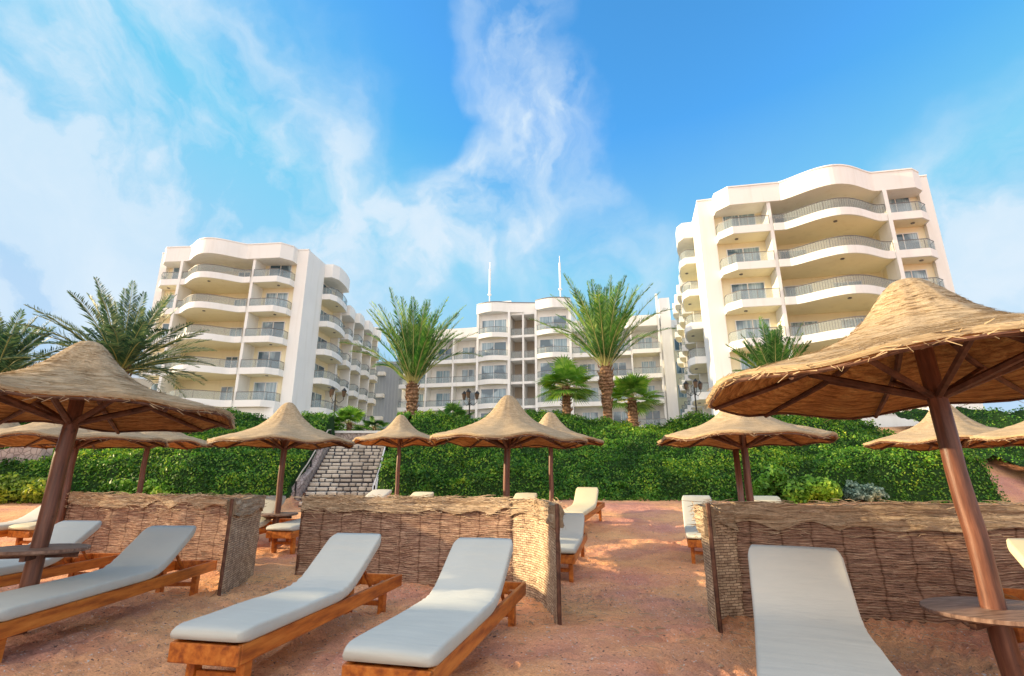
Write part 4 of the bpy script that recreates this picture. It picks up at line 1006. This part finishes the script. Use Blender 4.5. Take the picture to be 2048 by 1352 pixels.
def lounger(x,y,heading,label,W_=.58,Lf=2.62,fold=1.42,back=.80,ang=33,matn='cushion_cool',seed=1,z=None,origin='foot'):
    """x,y = middle of foot edge (or head edge); heading = clockwise from +Y, degrees"""
    random.seed(seed); h=R(heading); d=Vector((math.sin(h),math.cos(h)))
    run=fold+back*math.cos(R(ang))
    if origin=='head': x-=d.x*run; y-=d.y*run
    z0=gz(x+d.x*1.3,y+d.y*1.3) if z is None else z
    r=empty('sun_lounger',(x,y,z0),PI/2-h); tag(r,label,'sun lounger','sun loungers with padded mattresses on the sand')
    # slope of the ground under the lounger
    sl=math.atan2(gz(x+d.x*Lf,y+d.y*Lf)-gz(x,y),Lf); r.rotation_euler=(0,-sl,PI/2-h) if z is None else (0,0,PI/2-h)
    hw=W_/2-.02; rt=.36; rh=.125
    m,path=mattress_mesh(W_,back,fold,R(ang),seed=seed); m.build('mattress',matn,r,smooth=True)
    for s in (-1,1):
        m=MB(); y0,y1=sorted((s*(hw+.005),s*(hw-.035))); m.box(.0,Lf,y0,y1,rt-rh,rt-.003); m.build('side_rail','wood_orange',r,bevel=.006)
        for lx in (.10,Lf-.36):
            m=MB(); y0,y1=sorted((s*(hw-.037),s*(hw-.10))); m.box(lx,lx+.085,y0,y1,-.08,rt-.02); m.build('leg','wood_orange',r,bevel=.005)
    m=MB(); m.box(-.03,-.002,-hw-.004,hw+.004,rt-rh-.002,rt-.005); m.build('end_rail','wood_orange',r,bevel=.006)
    m=MB(); m.box(Lf+.002,Lf+.03,-hw-.004,hw+.004,rt-rh-.002,rt-.005); m.build('end_rail','wood_orange',r,bevel=.006)
    m=MB(); m.box(.12,.16,-hw+.103,hw-.103,.10,.15); m.build('cross_bar','wood_orange',r,bevel=.004)
    m=MB(); m.box(Lf-.34,Lf-.30,-hw+.103,hw-.103,.10,.15); m.build('cross_bar','wood_orange',r,bevel=.004)
    m=MB()
    k=int((fold-.1)/.12)
    for i in range(k): m.box(.05+i*.12,.05+i*.12+.07,-hw+.038,hw-.038,rt-.05,rt-.022)
    m.build('seat_slats','wood_orange',r)
    a=R(ang); m=MB(); fx=fold-.05
    def Q(u,v,w_): return (fx+u*math.cos(a)-w_*math.sin(a),v,rt-.02+u*math.sin(a)+w_*math.cos(a))
    for s in (-1,1):
        y0,y1=sorted((s*(hw-.045),s*(hw-.085))); m.box(.02,back,y0,y1,-.05,-.01,Q)
    for i in range(int((back-.05)/.125)): m.box(.05+i*.125,.12+i*.125,-hw+.045,hw-.045,-.009,.008,Q)
    m.build('backrest','wood_orange',r)
    for s in (-1,1):
        m=MB(); p=Q(.52,s*(hw-.11),-.05); m.tube([p,(p[0]+.30,s*(hw-.11),rt-.09)],.018,5); m.build('prop','wood_orange',r)
    return r
lounger(-2.02,3.80,11,'pale blue padded lounger left of centre, nearer the left windscreen',W_=.56,seed=3,matn='cushion_cool')
lounger(-.72,3.36,13,'pale padded lounger at centre, in front of the curved windscreen end',W_=.59,seed=4,matn='cushion_cool')
lounger(-4.13,4.22,-2,'padded lounger in left foreground crossing the pole of the umbrella',W_=.60,Lf=3.15,fold=1.93,seed=5,matn='cushion_cool')
lounger(-5.95,7.55,2,'padded lounger behind the left umbrella pole, against the windscreen',W_=.60,seed=6,origin='head',matn='cushion_cool')
lounger(2.30,4.50,24,'large grey white lounger in right foreground with creased mattress',W_=.67,seed=7,origin='head',fold=1.5,back=.72,ang=41,matn='cushion_white')
lounger(4.85,5.0,18,'cream lounger cut by the right edge behind the thick pole',W_=.62,seed=8,origin='head',matn='cushion_cream',ang=36)
lounger(2.0,13.9,20,'cream lounger at the bank foot, right of the small half hidden umbrella',seed=9,origin='head',matn='cushion_cream',ang=42,back=.62)
lounger(1.05,9.9,12,'pale blue lounger just behind the right end of the curved windscreen',seed=10,origin='head',ang=30,back=.7)
lounger(3.86,11.2,17,'white lounger left of the double post umbrella, foot towards the viewer',seed=11,origin='head',ang=42)
lounger(-5.05,11.5,10,'pale lounger beside the pole and table of the stair side umbrella',seed=12,origin='head',ang=38)
lounger(-4.35,10.2,14,'flat lounger right of the small table between the two windscreens',seed=13,ang=3)
lounger(-9.6,11.6,14,'white lounger at far left behind the leaning pole',seed=14,origin='head',matn='cushion_white')
for (x,y,lab,mt) in [(-3.55,14.9,'grey white lounger head showing above the middle windscreen, left of the slim pole','cushion_white'),(-2.3,14.3,'cream lounger head showing above the middle windscreen, right of the slim pole','cushion_cream'),
        (.42,14.1,'cream lounger head showing above the curved windscreen near its right end','cushion_cream'),(5.95,12.6,'white lounger head right of the double post umbrella','cushion_cream'),
        (-8.75,12.4,'beige lounger head above the left windscreen, touching a thin pole','cushion_cream'),(-7.75,12.1,'beige lounger head above the left windscreen, right of the thin pole','cushion_cream')]:
    lounger(x,y,14,lab,seed=int(abs(x*10))+20,origin='head',matn=mt,ang=17 if x<5 else 26)

# small litter of the beach: straw bits, pebbles and shells, one uncountable layer
def litter():
    m=MB(); random.seed(77)
    for k in range(1500):
        x=random.uniform(-6,7); y=random.uniform(3.4,15)
        if k<1050:
            cx,cy=random.choice([(-3,8.1),(-1,7.6),(.3,6.6),(2,5.6),(3.6,5.7),(5,5.5),(-3.8,7.6),(-5.5,8.8),(.6,5.6)]); x=random.gauss(cx,.55); y=random.gauss(cy,.35)-.15
        z=gz(x,y)+.025; a=random.uniform(0,PI); l=random.uniform(.03,.14); d=Vector((math.cos(a),math.sin(a),random.uniform(-.1,.1)))*l; n=Vector((-math.sin(a),math.cos(a),0))*.003; p=Vector((x,y,z))
        m.add([p-n,p+d-n,p+d+n,p+n,p+d*.5+Vector((0,0,.008))],[(0,1,4),(1,2,4),(2,3,4),(3,0,4)])
    for k in range(260):
        x=random.uniform(-5,6); y=random.uniform(3.4,13); z=gz(x,y)+.012; r_=random.uniform(.008,.028); vs=[(x+r_*math.cos(i)*random.uniform(.7,1.2),y+r_*math.sin(i)*random.uniform(.7,1.2),z) for i in (0,1.05,2.1,3.14,4.2,5.2)]+[(x,y,z+r_*.7)]
        m.add(vs,[(i,(i+1)%6,6) for i in range(6)])
    o=m.build('beach_litter','screen_cap',None,recalc=False); tag(o,'scattered straw bits, pebbles and shells lying on the sand','litter',None,'stuff')
litter()
